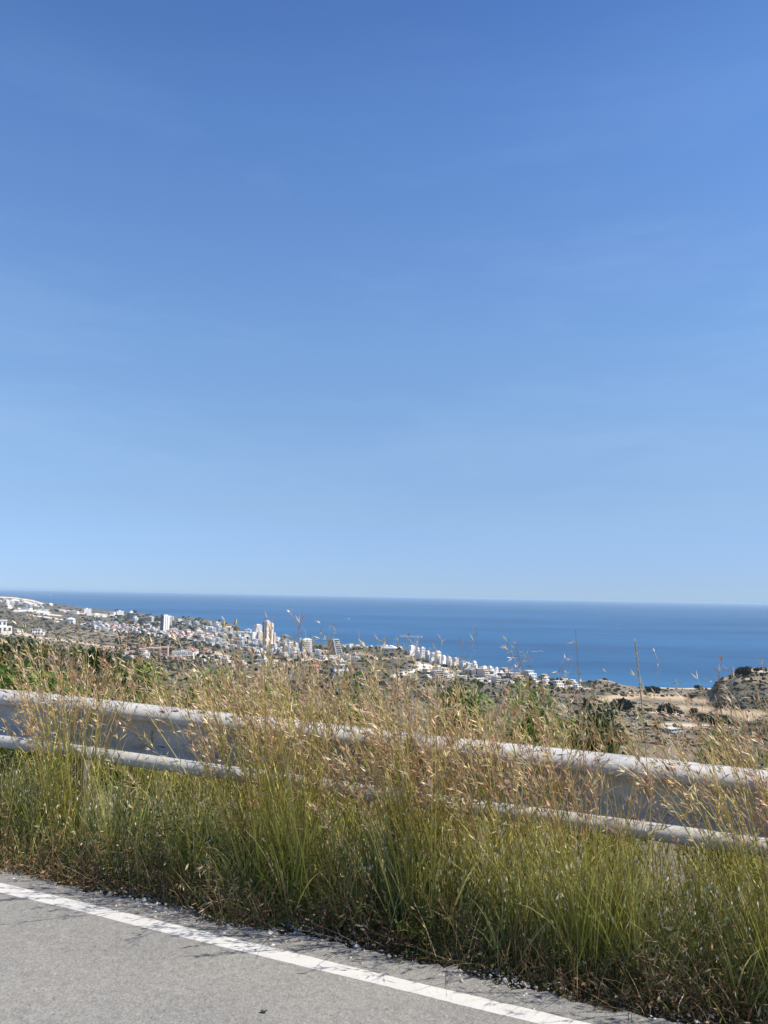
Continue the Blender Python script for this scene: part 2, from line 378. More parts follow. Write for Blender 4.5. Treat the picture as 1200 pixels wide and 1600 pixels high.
agg = ramp(nt, math_(nt, 'MULTIPLY_ADD', vr.outputs['Color'], .55, math_(nt, 'MULTIPLY', v2.outputs['Color'], .45)), [(.1, (.158, .153, .141)), (.4, (.214, .207, .190)), (.62, (.241, .232, .213)), (.9, (.314, .301, .276))])
big = ramp(nt, noise(nt, oc, 1.3, 6, .6), [(.3, (.86, .86, .87)), (.7, (1.07, 1.05, 1.01))])
grit = ramp(nt, noise(nt, oc, 34, 5, .7), [(.3, (.80, .80, .80)), (.5, (1, 1, 1)), (.72, (1.13, 1.13, 1.11))])
c = mixc(nt, 1., mixc(nt, 1., agg, big, 'MULTIPLY'), grit, 'MULTIPLY')
pit_ = ramp(nt, voro(nt, oc, 22).outputs['Distance'], [(.05, (.35, .35, .36)), (.13, (1, 1, 1))])
c = mixc(nt, .7, c, mixc(nt, 1., c, pit_, 'MULTIPLY'))
nt.links.new(c, p.inputs['Base Color']); p.inputs['Roughness'].default_value = .9; p.inputs['Specular IOR Level'].default_value = .2
bump(nt, p, math_(nt, 'ADD', vr.outputs['Distance'], noise(nt, oc, 60, 4)), .35, .004)
tag(strip('road', -9, 2.96, -60, 60, .0, 4000, m, 0, .10, 3), kind='structure')
m, nt, p = mat('road_paint')
oc = coords(nt)
w = ramp(nt, noise(nt, oc, 9, 8, .7), [(.20, (.33, .315, .29)), (.29, (.48, .455, .415)), (.7, (.56, .535, .485))])
ck = voro(nt, mapping(nt, oc, (1, 1, 1)), 3.2, 'DISTANCE_TO_EDGE').outputs['Distance']
ck = math_(nt, 'ADD', ck, math_(nt, 'MULTIPLY', noise(nt, oc, 20, 4), .012))
w = mixc(nt, 1., w, ramp(nt, ck, [(.003, (.70, .68, .65)), (.007, (1, 1, 1))]), 'MULTIPLY')
w = mixc(nt, 1., w, ramp(nt, noise(nt, oc, 70, 3), [(.25, (.8, .8, .8)), (.45, (1, 1, 1))]), 'MULTIPLY')
nt.links.new(w, p.inputs['Base Color']); p.inputs['Roughness'].default_value = .75
bump(nt, p, noise(nt, oc, 80, 4), .4, .003)
ln = strip('road_edge_line', 2.741, 2.812, -60, 60, .0025, 6000, m, .006, .006, 5)
sk = strip('skirt', 2.735, 2.741, -60, 60, .0004, 6000, m, .006, .006, 5)    # the paint's feathered near edge
nv = 6000; lo = np.empty(nv * 6); sk.data.vertices.foreach_get('co', lo); hi = np.empty(nv * 6); ln.data.vertices.foreach_get('co', hi)
lo = lo.reshape(-1, 3)[:nv]; hi = hi.reshape(-1, 3); bpy.data.objects.remove(sk); bpy.data.objects.remove(ln)
i = np.arange(nv - 1); tag(np_mesh('road_edge_line', np.concatenate([lo, hi]), np.concatenate([np.stack([i + k * nv, i + 1 + k * nv, i + 1 + (k + 1) * nv, i + (k + 1) * nv], -1) for k in (0, 1)]), m), kind='structure')

# ------------------------------------------------------------------ guardrail
rail = empty('guardrail', (0, 0, 0))
tag(rail, 'galvanised steel W-beam guardrail running along the verge through the tall grass', 'guardrail')
prof = []   # (out, height) profile with two round ridges, top lip to bottom lip
for t in np.linspace(0, 1, 9): prof.append((.004 + .079 * math.sin(t * PI / 2) ** .8, .312 - .034 * t ** 1.5))
for t in np.linspace(.12, 1, 9): prof.append((.083 - .073 * (1 - math.cos(t * PI / 2)) ** .8 if t > .3 else .083 - .004 * t, .278 - .050 * t - .016 * max(0, t - .5)))
prof = [(0.012, .312), (.036, .310), (.060, .303), (.075, .291), (.082, .277), (.083, .264), (.079, .250), (.066, .239), (.044, .232), (.016, .227), (-.012, .221), (-.030, .208), (-.038, .186), (-.040, .156)]
prof = prof + [(a, .312 - h) for a, h in prof[-2::-1]]
PA = np.array([-2.2295, 4.6004, -.6075 + CZ]); PB = np.array([1.4623, 3.1719, -.6817 + CZ])
ud = (PB - PA); Lr = np.linalg.norm(ud[:2]); ud = ud / Lr; nd = np.array([-ud[1], ud[0]]); nd = nd / np.linalg.norm(nd)
TILT = math.tan(math.radians(16))
def rp(s, out, h):     # point on the rail: metres along from PA, out towards the road, height above the beam's bottom; it leans back
    out = out + (.156 - h) * TILT
    return (PA[0] + ud[0] * s - nd[0] * (out - .083), PA[1] + ud[1] * s - nd[1] * (out - .083), PA[2] + ud[2] * s + h - .312)
m, nt, p = mat('galvanised_steel')
oc = coords(nt)
sp = voro(nt, oc, 60).outputs['Color']
gz = ramp(nt, math_(nt, 'MULTIPLY_ADD', sp, .25, math_(nt, 'MULTIPLY', noise(nt, oc, 5, 8, .65), .75)), [(.2, (.33, .318, .30)), (.5, (.49, .472, .44)), (.8, (.60, .58, .54))])
dirt = ramp(nt, noise(nt, mapping(nt, oc, (1.5, 1.5, 9)), 2.2, 7, .7), [(.52, (1, 1, 1)), (.75, (.72, .64, .52))])
nt.links.new(mixc(nt, 1., gz, dirt, 'MULTIPLY'), p.inputs['Base Color']); p.inputs['Metallic'].default_value = 0; p.inputs['Roughness'].default_value = .5; p.inputs['Specular IOR Level'].default_value = .12
bump(nt, p, noise(nt, oc, 14, 5), .12, .004)
M_GALV = m
def beam(s0, s1, dout):
    n = 26; ss = np.linspace(s0, s1, n); k = len(prof); T = .0035
    vs = []
    for s in ss:
        d = .004 * math.sin(s * 1.7) + .003 * math.sin(s * 4.1)
        for (o, h) in prof: vs.append(rp(s, o + dout + d, h + d * .6))
        for (o, h) in prof: vs.append(rp(s, o + dout + d - T, h + d * .6 + (.0015 if h > .156 else -.0015)))
    fs = []
    for i in range(n - 1):
        a, b = i * 2 * k, (i + 1) * 2 * k
        for j in range(k - 1):
            fs.append((a + j, a + j + 1, b + j + 1, b + j)); fs.append((a + k + j, b + k + j, b + k + j + 1, a + k + j + 1))
        fs.append((a, b, b + k, a + k)); fs.append((a + k - 1, a + 2 * k - 1, b + 2 * k - 1, b + k - 1))
    for e in (0, (n - 1) * 2 * k):
        for j in range(k - 1): fs.append((e + j, e + k + j, e + k + j + 1, e + j + 1))
    return MB().add(vs, fs).build('beam', M_GALV, rail, True)
JO = [-4.95, -1.62, 2.42, 6.45, 10.5]
for i, (a, b) in enumerate(zip(JO[:-1], JO[1:])): beam(a - .16, b + .16, .007 * (i % 2))
M_RUST = plain('weathered_bolt', (.26, .24, .22), .6, .2, 20, .5)
for j in JO[1:-1]:
    for ds in (-.11, .11):
        for h in (.045, .267, .118, .194):
            q = rp(j + ds, .092 if h in (.045, .267) else -.01, h); MB().tube([(q[0] + nd[0] * .012, q[1] + nd[1] * .012, q[2]), (q[0] - nd[0] * .012, q[1] - nd[1] * .012, q[2])], .014, 10).build('bolt', M_RUST, rail)
for k in range(9):
    s = -5.6 + 2.0 * k
    q = rp(s, 0, 0); zg = terrain(q[0] + nd[0] * .1, q[1] + nd[1] * .1)
    c_ = MB(); a = math.atan2(ud[1], ud[0])
    for (x0, x1, y0, y1) in ((-.05, .05, .10, .104), (-.05, -.046, .104, .18), (.046, .05, .104, .18)):
        c_.box(x0, x1, y0, y1, -.5, q[2] - zg + .29)
    o = c_.build('post', M_RUST, rail); o.location = (q[0] - ud[0] * 0 + nd[0] * .083, q[1] + nd[1] * .083, zg); o.rotation_euler = (0, 0, a)
    sb = MB().box(-.06, .06, .014, .098, .06, .25).build('spacer', M_RUST, rail); sb.location = (q[0] + nd[0] * .083, q[1] + nd[1] * .083, q[2]); sb.rotation_euler = (0, 0, a)

# ------------------------------------------------------------------ grass
def sv(s, v): return np.stack([s * U2[0] + v * N2[0], s * U2[1] + v * N2[1]], -1)
def onground(xy, lift=0): return np.c_[xy, terrain(xy[:, 0], xy[:, 1]) + lift]
def pick(pal, n, jit=.12, r=rng):
    pal = np.array(pal); c = pal[r.integers(0, len(pal), n)]
    return c * (1 + r.normal(0, jit, (n, 1))) .clip(.4, 1.7)
def blades(base, heading, h, lean, curve, w, k=5, c0=None, c1=None, tip=.15, r=rng):
    n = len(base); t = np.linspace(0, 1, k + 1)
    th = lean[:, None] + curve[:, None] * t[None] ** 1.3
    dirh = np.stack([np.cos(heading), np.sin(heading)], -1)
    seg = (h / k)[:, None]
    ddx = np.sin(th[:, :-1]) * seg; dz = np.cos(th[:, :-1]) * seg
    rx = np.concatenate([np.zeros((n, 1)), np.cumsum(ddx, 1)], 1); rz = np.concatenate([np.zeros((n, 1)), np.cumsum(dz, 1)], 1)
    P = np.empty((n, k + 1, 3)); P[..., 0] = base[:, None, 0] + rx * dirh[:, None, 0]; P[..., 1] = base[:, None, 1] + rx * dirh[:, None, 1]; P[..., 2] = base[:, None, 2] + rz
    a = r.uniform(0, 2 * PI, n); side = np.stack([np.cos(a), np.sin(a) * .8, r.normal(0, .12, n)], -1)
    ww = w[:, None] * (1 - (1 - tip) * t[None] ** 2) * .5
    Vv = np.concatenate([P - side[:, None] * ww[..., None], P + side[:, None] * ww[..., None]], 1)   # n, 2(k+1), 3
    b = (np.arange(n) * 2 * (k + 1))[:, None]; j = np.arange(k)[None]
    Fq = np.stack([b + j, b + j + 1, b + j + 1 + (k + 1), b + j + (k + 1)], -1).reshape(-1, 4)
    cc = c0[:, None] * (1 - t[None, :, None]) + c1[:, None] * t[None, :, None]
    C = np.concatenate([cc, cc], 1)
    return Vv.reshape(-1, 3), Fq, C.reshape(-1, 3), P
def darts(p0, d, L, w, col, r=rng):
    """thin lens-shaped spikelets from p0 along d"""
    n = len(p0); d = d / np.linalg.norm(d, axis=1, keepdims=True)
    sd = np.cross(d, r.normal(0, 1, (n, 3))); sd /= np.linalg.norm(sd, axis=1, keepdims=True)
    mid = p0 + d * (L * .4)[:, None]
    Vv = np.stack([p0, mid - sd * (w / 2)[:, None], p0 + d * L[:, None], mid + sd * (w / 2)[:, None]], 1).reshape(-1, 3)
    return Vv, np.arange(n * 4).reshape(n, 4), np.repeat(col, 4, 0)
class Buf:
    def __init__(s): s.V = []; s.F = []; s.C = []; s.n = 0
    def add(s, V, F, C): s.V.append(V); s.F.append(F + s.n); s.C.append(C); s.n += len(V)
    def build(s, name, m, parent=None): return np_mesh(name, np.concatenate(s.V), np.concatenate(s.F), m, np.concatenate(s.C), parent)

STEMG = [lin(148, 150, 60), lin(170, 164, 76), lin(128, 138, 58), lin(184, 170, 92)]
STEMT = [lin(192, 178, 96), lin(180, 158, 90), lin(210, 192, 116), lin(172, 138, 88)]
HEADC = [lin(178, 138, 102), lin(160, 116, 86), lin(198, 164, 122), lin(220, 198, 158), lin(246, 232, 206), lin(190, 152, 128), lin(214, 190, 142), lin(150, 112, 80), lin(204, 194, 130), lin(236, 216, 180)]
PLUME = [lin(158, 112, 80), lin(172, 124, 96), lin(188, 146, 120), lin(200, 164, 140), lin(228, 206, 160), lin(196, 172, 110), lin(150, 106, 74), lin(212, 192, 134), lin(184, 170, 104)]
def culms(buf, base, h, lean_mu=.16, fan=None, head=True, heads_n=(8, 17), wmul=1., straw=0., r=rng, leafy=1.):
    n = len(base)
    heading = PI + r.normal(0, .55, n)                       # mostly blown towards -X
    flip = r.random(n) < .22; heading[flip] += PI
    lean = np.abs(r.normal(lean_mu, .12, n))
    if fan is not None:
        dx = np.cos(heading) * lean + fan[:, 0]; dy = np.sin(heading) * lean + fan[:, 1]; heading = np.arctan2(dy, dx); lean = np.hypot(dx, dy)
    curve = np.abs(r.normal(.22, .2, n))
    c0 = pick(STEMG, n, .12, r); c1 = pick(STEMT, n, .12, r)
    if straw: 
        k = r.random(n) < straw; c0[k] = pick(STEMT, k.sum(), .1, r)
    V_, F_, C_, P = blades(base, heading, h, lean, curve, r.uniform(.0022, .0040, n) * wmul, 6, c0, c1, .35, r)
    buf.add(V_, F_, C_)
    # narrow leaf blades off the culm
    for rep in range(2):
        kk = r.integers(1, 5, n); b = P[np.arange(n), kk]; sel = r.random(n) < .6
        b = b[sel]; nn = len(b)
        buf.add(*blades(b, r.uniform(0, 2 * PI, nn), r.uniform(.10, .30, nn), r.uniform(.15, .7, nn), r.uniform(.2, 1.3, nn), r.uniform(.003, .0055, nn) * wmul * leafy, 4, pick(STEMG, nn, .15, r), pick(STEMT + STEMG, nn, .15, r), .1, r)[:3])
    if not head: return
    m_ = r.integers(heads_n[0], heads_n[1], n); own = np.repeat(np.arange(n), m_); N = len(own)
    t = r.beta(1.8, 1.4, N) * .38 + .62; x = t * 6; i0 = np.clip(x.astype(int), 0, 5); fr = (x - i0)[:, None]
    p = P[own, i0] * (1 - fr) + P[own, i0 + 1] * fr
    ax = P[own, i0 + 1] - P[own, i0]; ax /= np.linalg.norm(ax, axis=1, keepdims=True)
    d = ax * r.uniform(.8, 1.5, N)[:, None] + r.normal(0, .30, (N, 3)) + np.array([-.20, 0, -.03])
    L = r.uniform(.018, .075, N)
    hc = pick(HEADC, N, .15, r) * .45 + pick(PLUME, n, .1, r)[own] * .55; tone = (1 + r.normal(0, .12, n))[own, None]
    # hair-thin stalk
    buf.add(*darts(p, d, L, np.full(N, .0016) * wmul, hc * .9, r))
    e = p + d / np.linalg.norm(d, axis=1, keepdims=True) * (L * .8)[:, None]
    for _ in range(2):                                           # paired racemes in a V
        d2 = d / np.linalg.norm(d, axis=1, keepdims=True) + r.normal(0, .36, (N, 3)) + np.array([-.15, 0, -.10])
        buf.add(*darts(e, d2, r.uniform(.018, .048, N), r.uniform(.0024, .0048, N) * wmul, hc * tone * r.uniform(.75, 1.3, (N, 1)), r))

def edge_v(s): return 3.02 + fbm(s * 1.6, s * 0, 4, 77) * .22 - .08 * np.clip((-s - 1.2) / 2, 0, 1)
def dens_front(s):     # how thick the flowering stems stand along the verge, s in metres along the road
    return np.interp(s, [-8, -4, -3.5, -3.25, -3.1, -2.85, -2.3, -2.0, -1.6, -1.42, -1.25, -1.1, -.55, -.4, 0, .15, .5, 4], [.2, .10, .10, .25, .9, .55, .55, 1.1, 1.15, .3, .25, 1.0, .95, .45, .25, .8, 1.0, .8])
def spots(n, s0, s1, v0, v1, dens=None, r=rng, clump=.09, per=14, full=False):
    """tufts: clustered positions"""
    out = []
    while sum(map(len, out)) < n:
        c = r.uniform(s0, s1, 400); 
        if dens is not None: c = c[r.random(400) < (dens(c) / 1.3) ** 1.3]
        cv = r.uniform(v0, v1, len(c)); k = r.integers(per // 2, per * 2, len(c)); own = np.repeat(np.arange(len(c)), k)
        ds = r.normal(0, clump, len(own)); dv = r.normal(0, clump * .55, len(own)); th = r.normal(1, .12, len(c))[own]
        out.append(np.c_[c[own] + ds, cv[own] + dv, ds, dv, th])
    a = np.concatenate(out); return a[:n]

b = Buf(); a = spots(1230, -6.5, 2.6, 3.14, 3.40, dens_front, clump=.042, per=22)
a = a[a[:, 1] > 3.02]
a[:, 1] = np.where(a[:, 1] > 3.42, 3.42 - (a[:, 1] - 3.42) * .5, a[:, 1])
hh = (rng.normal(.95, .13, len(a)) * a[:, 4]).clip(.45, 1.25) * np.interp(a[:, 0], [-.5, .1], [1, .90]); ext = rng.random(len(a)) < .025; hh[ext] += rng.uniform(.05, .17, ext.sum())
culms(b, onground(sv(a[:, 0], a[:, 1])), hh, .13, sv(a[:, 2], a[:, 3]) * 3.2, heads_n=(7, 15), wmul=1.5)
tag(b.build('tall_grass', M_GRASS), 'tall flowering reddish-gold grass stems leaning in front of the guardrail', 'grass', kind='stuff')

b = Buf(); a = np.concatenate([spots(2100, -8, 5, 3.62, 4.5, lambda s: np.interp(s, [-9, -5.2, -4.6, -4.2, -3.6, -2, 4], [.25, .25, .35, .8, 1.1, 1.2, 1.2]), clump=.10), spots(1700, -9, 8, 4.4, 6.2, lambda s: np.interp(s, [-9, -5.6, -4.8, -4, 4], [.15, .2, .5, 1.1, 1.2]), clump=.16)])
qq = sv(a[:, 0], a[:, 1]); pxa = 600 + 1209 * qq[:, 0] / qq[:, 1]; a = a[rng.random(len(a)) < np.interp(pxa, [20, 110, 180, 260, 900, 1000, 1200], [.02, .05, .25, .75, 1, .75, .75])]
hh = rng.normal(.90, .15, len(a)).clip(.4, 1.25) + np.interp(a[:, 1], [3.6, 5, 6.2], [0, .15, .35])
culms(b, onground(sv(a[:, 0], np.maximum(a[:, 1], 3.60))), hh, .20, sv(a[:, 2], a[:, 3]) * 1.2, heads_n=(4, 10), straw=.35, wmul=1.5, leafy=1.7)
tag(b.build('dry_grass', M_GRASS), 'dense straw-coloured grass standing on the slope behind the guardrail', 'grass', kind='stuff')

# low green blades under and in front of the rail
b = Buf()
nt_ = 430; tS = rng.uniform(-7, 3.2, nt_); tE = edge_v(tS) + .02
tV = np.where(rng.random(nt_) < .52, tE + rng.uniform(.07, .33, nt_), tE + rng.uniform(.3, .85, nt_))
tH = rng.uniform(.18, .52, nt_) * np.clip((tV - tE) * 4 + .45, .4, 1); tN = (rng.integers(16, 62, nt_) * np.clip(vnoise(tS * 2.6, tV * 3, 91) * 2 - .1, .25, 1.3)).astype(int); tC = rng.integers(0, 3, nt_)
own = np.repeat(np.arange(nt_), tN); n = len(own)
ang = rng.uniform(0, 2 * PI, n); ro = np.abs(rng.normal(0, .032, n)); s_ = tS[own] + np.cos(ang) * ro; v_ = tV[own] + np.sin(ang) * ro
green = vnoise(s_ * 1.4, s_ * 0 + 2.5, 52); xy = sv(s_, v_); h = tH[own] * rng.uniform(.5, 1.15, n)
GR = [lin(114, 130, 54), lin(134, 144, 60), lin(98, 118, 54), lin(150, 150, 68), lin(122, 120, 62)]; GR2 = [lin(148, 158, 76), lin(180, 174, 98), lin(126, 142, 70), lin(206, 190, 130)]
BL = [lin(80, 100, 62), lin(68, 90, 58), lin(92, 112, 68)]
tone = (1.08 + rng.normal(0, .24, nt_)).clip(.6, 1.7)[own, None]
c0 = pick(GR, n) * tone; c1 = pick(GR2, n) * tone; k = rng.random(n) < (green > .55) * .6 + .06; c0[k] = pick(BL, k.sum()); c1[k] = pick(BL, k.sum()) * 1.2
k = rng.random(n) < .26; c0[k] = pick([lin(150, 124, 80), lin(176, 154, 108)], k.sum()); c1[k] = pick([lin(196, 172, 124), lin(160, 132, 90)], k.sum())
hd = np.arctan2(np.cos(ang) * U2[1] + np.sin(ang) * N2[1], np.cos(ang) * U2[0] + np.sin(ang) * N2[0]) + rng.normal(0, .5, n)
b.add(*blades(onground(xy, -.01), hd, h, .06 + ro * 5.5 + np.abs(rng.normal(0, .08, n)), np.abs(rng.normal(.45, .42, n)), rng.uniform(.0030, .0085, n), 5, c0, c1, .08)[:3])
for fs_, fv_, fh_, fn_, pl in [(-1.62, 3.16, .78, 150, 0), (-1.72, 3.22, .7, 90, 0), (-.42, 3.17, .74, 150, 0), (-.22, 3.2, .7, 120, 0), (-.62, 3.24, .66, 90, 0), (-1.15, 3.19, .5, 150, 1), (-1.28, 3.2, .56, 110, 1), (-2.3, 3.2, .66, 90, 0), (-2.65, 3.15, .6, 70, 0), (.25, 3.2, .62, 90, 0), (-3.2, 3.2, .55, 70, 0)]:
    fn_ = int(fn_ * .62); ang = rng.uniform(0, 2 * PI, fn_); ro = np.abs(rng.normal(0, .045, fn_)); xy = sv(fs_ + np.cos(ang) * ro, fv_ + np.sin(ang) * ro * .7)
    hd = np.arctan2(np.cos(ang) * U2[1] + np.sin(ang) * N2[1], np.cos(ang) * U2[0] + np.sin(ang) * N2[0] - .35) + rng.normal(0, .7, fn_)
    b.add(*blades(onground(xy, -.01), hd, fh_ * rng.uniform(.55, 1.2, fn_), .03 + ro * 4.5 + np.abs(rng.normal(0, .05, fn_)), np.abs(rng.normal(.3, .3, fn_)), rng.uniform(.003, .0062, fn_), 6, pick(BL if pl else [lin(142, 150, 56), lin(126, 140, 54), lin(164, 160, 70)], fn_), pick([lin(96, 122, 78), lin(84, 110, 70)] if pl else [lin(186, 178, 90), lin(210, 192, 122), lin(160, 162, 76)], fn_), .1)[:3])
n = 7500; s_ = rng.uniform(-7, 3.2, n); v_ = edge_v(s_) + .04 + rng.uniform(.0, .9, n); xy = sv(s_, v_); pch = vnoise(s_ * 4, v_ * 5, 33)
b.add(*blades(onground(xy, -.01), rng.uniform(0, 2 * PI, n), rng.uniform(.06, .26, n) * (.5 + pch), np.abs(rng.normal(.2, .25, n)), np.abs(rng.normal(.5, .5, n)), rng.uniform(.003, .007, n), 4, pick(GR + BL, n), pick(GR2 + BL, n), .08)[:3])
tag(b.build('green_grass', M_GRASS), 'lower green grass blades growing thickly under the guardrail', 'grass', kind='stuff')

# wild oats with pale hanging spikelets
b = Buf(); n = 1500
s_ = np.where(rng.random(n) < .5, rng.uniform(-6.5, -2.6, n), rng.uniform(-2.6, 2.6, n)); v_ = rng.uniform(3.08, 3.44, n)
h = rng.uniform(.30, .66, n)
c0 = pick(GR, n); c1 = pick(GR2, n)
V_, F_, C_, P = blades(onground(sv(s_, v_)), rng.uniform(0, 2 * PI, n), h, np.abs(rng.normal(.1, .12, n)), np.abs(rng.normal(.35, .3, n)), rng.uniform(.0018, .003, n), 6, c0, c1, .3)
b.add(V_, F_, C_)
own = np.repeat(np.arange(n), rng.integers(3, 9, n)); N = len(own); x = rng.uniform(3, 5.99, N); i0 = x.astype(int); fr = (x - i0)[:, None]
p_ = P[own, i0] * (1 - fr) + P[own, i0 + 1] * fr; d = rng.normal(0, 1, (N, 3)) * np.array([1, 1, .5]); L = rng.uniform(.015, .04, N)
b.add(*darts(p_, d, L, np.full(N, .0013), pick(GR2, N)))
e = p_ + d / np.linalg.norm(d, axis=1, keepdims=True) * (L * .95)[:, None]
b.add(*darts(e, np.c_[rng.normal(0, .35, (N, 2)), -np.ones(N)], rng.uniform(.012, .024, N), rng.uniform(.004, .008, N), pick([lin(222, 214, 180), lin(200, 190, 140), lin(236, 232, 214), lin(176, 170, 112)], N)))
tag(b.build('wild_oats', M_GRASS), 'thin wild oats with pale hanging seeds among the verge grass', 'wild oats', kind='stuff')

# brown matted weeds along the foot of the grass
b = Buf(); n = 30000
s_ = rng.uniform(-6.5, 2.8, n); ed = edge_v(s_) - .03
v_ = ed + np.abs(rng.normal(0, .12, n)) + .01; tall = (.06 + .16 * vnoise(s_ * 2.1, s_ * 0 + 3, 66) ** 1.5) * np.interp(s_, [-2, -1], [1, .6])
brown = np.clip(vnoise(s_ * 2.3, s_ * 0 + 7, 61) * 1.3 - .05 - .25 * np.clip(s_ + 1.5, 0, 1), .1, 1)
xy = sv(s_, v_); hz = np.abs(rng.normal(0, 1, n)) * tall * np.clip((v_ - ed) * 9 + .15, 0, 1.6)
P0 = onground(xy); P0[:, 2] += hz
DRYC = [lin(146, 112, 78), lin(116, 88, 64), lin(172, 138, 98), lin(94, 72, 56), lin(194, 166, 124), lin(134, 94, 70), lin(206, 184, 146)]; LOWG = [lin(78, 88, 44), lin(96, 100, 52), lin(64, 78, 44)]
cc = pick(DRYC, n); k = rng.random(n) > brown * .8; cc[k] = pick(LOWG, k.sum())
b.add(*darts(P0, rng.normal(0, 1, (n, 3)) * np.array([1, 1, .6]), rng.uniform(.012, .045, n), rng.uniform(.003, .011, n), cc))
n2_ = 5200; j = rng.integers(0, n, n2_)
b.add(*blades(onground(xy[j]), rng.uniform(0, 2 * PI, n2_), rng.uniform(.05, .30, n2_), rng.uniform(.1, 1.2, n2_), rng.uniform(0, .8, n2_), rng.uniform(.0016, .003, n2_), 4, pick(DRYC, n2_), pick(DRYC, n2_), .4)[:3])
tag(b.build('dead_weeds', M_DRY), 'matted brown dead weeds along the foot of the grass', 'weeds', kind='stuff')

# pale gravel between asphalt and grass
n = 11000; s_ = rng.uniform(-6.5, 2.8, n); v_ = edge_v(s_) - .03 + rng.normal(0, .06, n)
k_ = rng.random(n) < .12; v_[k_] = rng.uniform(2.80, 3.05, k_.sum())
gr = vnoise(s_ * 3, s_ * 0 + 4, 88); kp = gr ** 2.2 > rng.random(n) * .8; s_ = s_[kp]; v_ = v_[kp]; n = len(s_)
xy = sv(s_, v_); c = np.c_[xy, np.maximum(road_z(s_) - .004, terrain(xy[:, 0], xy[:, 1])) + .002]
r_ = np.exp(rng.normal(math.log(.0048), .5, n)).clip(.002, .018)
o6 = np.array([(1, 0, 0), (-1, 0, 0), (0, 1, 0), (0, -1, 0), (0, 0, 1), (0, 0, -1)], float)
Vv = c[:, None] + (o6[None] * rng.uniform(.55, 1.3, (n, 6, 1)) + rng.normal(0, .18, (n, 6, 3))) * r_[:, None, None] * np.array([1, 1, .7])
fs = np.array([(0, 2, 4), (2, 1, 4), (1, 3, 4), (3, 0, 4), (2, 0, 5), (1, 2, 5), (3, 1, 5), (0, 3, 5)])
Ff = (fs[None] + (np.arange(n) * 6)[:, None, None]).reshape(-1, 3)
tag(np_mesh('gravel', Vv.reshape(-1, 3), Ff, M_SCRUB, np.repeat(pick([(.48, .45, .39), (.58, .54, .47), (.36, .33, .28), (.42, .37, .30), (.26, .23, .19)], n), 6, 0)), 'loose pale gravel strewn between the white line and the grass', 'gravel', kind='stuff')

# single stalks that stand up against the sea and the hills
def stalk(px, top, depth, lab, spike=False, bend=-.12, heads=10):
    r = np.random.default_rng(int(px)); T = ray(px, top); T = T * (3.33 / (T[:2] @ N2)); T[2] += CZ
    bx, by = T[0] - bend, T[1] + .02; bz = float(terrain(bx, by)); L = T[2] - bz
    rt = empty('grass_stalk', (bx, by, bz)); tag(rt, lab, 'grass stalk', 'tall single grass stalks above the verge')
    pts = [(bend * t ** 2, -.02 * t, L * t) for t in np.linspace(0, 1, 9)]
    me = MB().tube(pts, [.0026 * (1 - .55 * t) for t in np.linspace(0, 1, 9)], 5)
    o = np_mesh('stem', me.v, [f for f in me.f if len(f) == 4], M_GRASS, np.tile(np.array(lin(186, 166, 118)), (len(me.v), 1)), rt)
    P = np.array(pts); vs = []; fs = []; cs = []
    def vert(p, c): vs.append(tuple(p)); cs.append(tuple(c)); return len(vs) - 1
    def dart(bi, d, Lh, w, c):          # a lens leaf that grows from vertex bi; gives back its tip
        d = d / np.linalg.norm(d); sd = np.cross(d, r.normal(0, 1, 3)); sd /= np.linalg.norm(sd); p = np.array(vs[bi]); m_ = p + d * Lh * .4
        a_, t_, b_ = vert(m_ - sd * w / 2, c), vert(p + d * Lh, c), vert(m_ + sd * w / 2, c); fs.append((bi, a_, t_, b_)); return t_
    t0 = .80 if spike else .72; n = 60 if spike else max(heads, 6); ax = []
    for t in np.linspace(t0, 1, n):
        x = t * 8; i = min(int(x), 7); p = P[i] * (1 - x + i) + P[i + 1] * (x - i); ax.append((vert(p + [-.0008, -.002, 0], lin(176, 150, 104)), vert(p + [.0008, -.002, 0], lin(176, 150, 104))))
    fs += [(a_[0], a_[1], b_[1], b_[0]) for a_, b_ in zip(ax[:-1], ax[1:])]
    SPK = [lin(222, 202, 164), lin(202, 178, 136), lin(236, 220, 188)]
    for k in range(150 if spike else heads):
        bi = ax[int(r.integers(0, n))][int(r.integers(0, 2))]
        if spike: dart(bi, np.array([r.normal(0, .15), r.normal(0, .15), 1.]), r.uniform(.010, .024), r.uniform(.002, .0035), np.array(SPK[int(r.integers(3))])); continue
        c = np.array(HEADC[int(r.integers(len(HEADC)))]); d = np.array([r.normal(-.3, .6), r.normal(0, .4), r.uniform(-.3, .9)])
        e = dart(bi, d, r.uniform(.02, .06), .0018, c)
        for _ in range(3): dart(e, d + r.normal(0, .5, 3), r.uniform(.018, .04), r.uniform(.003, .0058), c * r.uniform(.7, 1.3))
    np_mesh('seed_head', vs, fs, M_GRASS, np.array(cs), rt)
stalk(992, 1003, 2.9, 'tall straight pale spike of grass rising alone against the blue sea', True, -.07)
stalk(457, 963, 3.1, 'tall bent stalk with dark drooping seeds in front of the balcony apartment block', bend=-.30, heads=9)
stalk(512, 980, 3.2, 'slim upright stalk with a small tuft in front of the sloping building', bend=-.03, heads=7)
stalk(899, 984, 2.9, 'tall upright stalk with a white tipped head against the open sea', bend=-.05, heads=9)
stalk(806, 1012, 2.95, 'thick leaning brown seed head above the coast villas', bend=-.22, heads=34)
stalk(718, 992, 3.05, 'thin stalk with one dark seed above the white apartment row', bend=-.16, heads=5)
stalk(875, 1040, 2.9, 'curving stalk bowing over the shore beside the white tipped one', bend=-.28, heads=16)
stalk(655, 1000, 3.1, 'reddish stalk standing under the jib of the crane', bend=-.12, heads=12)

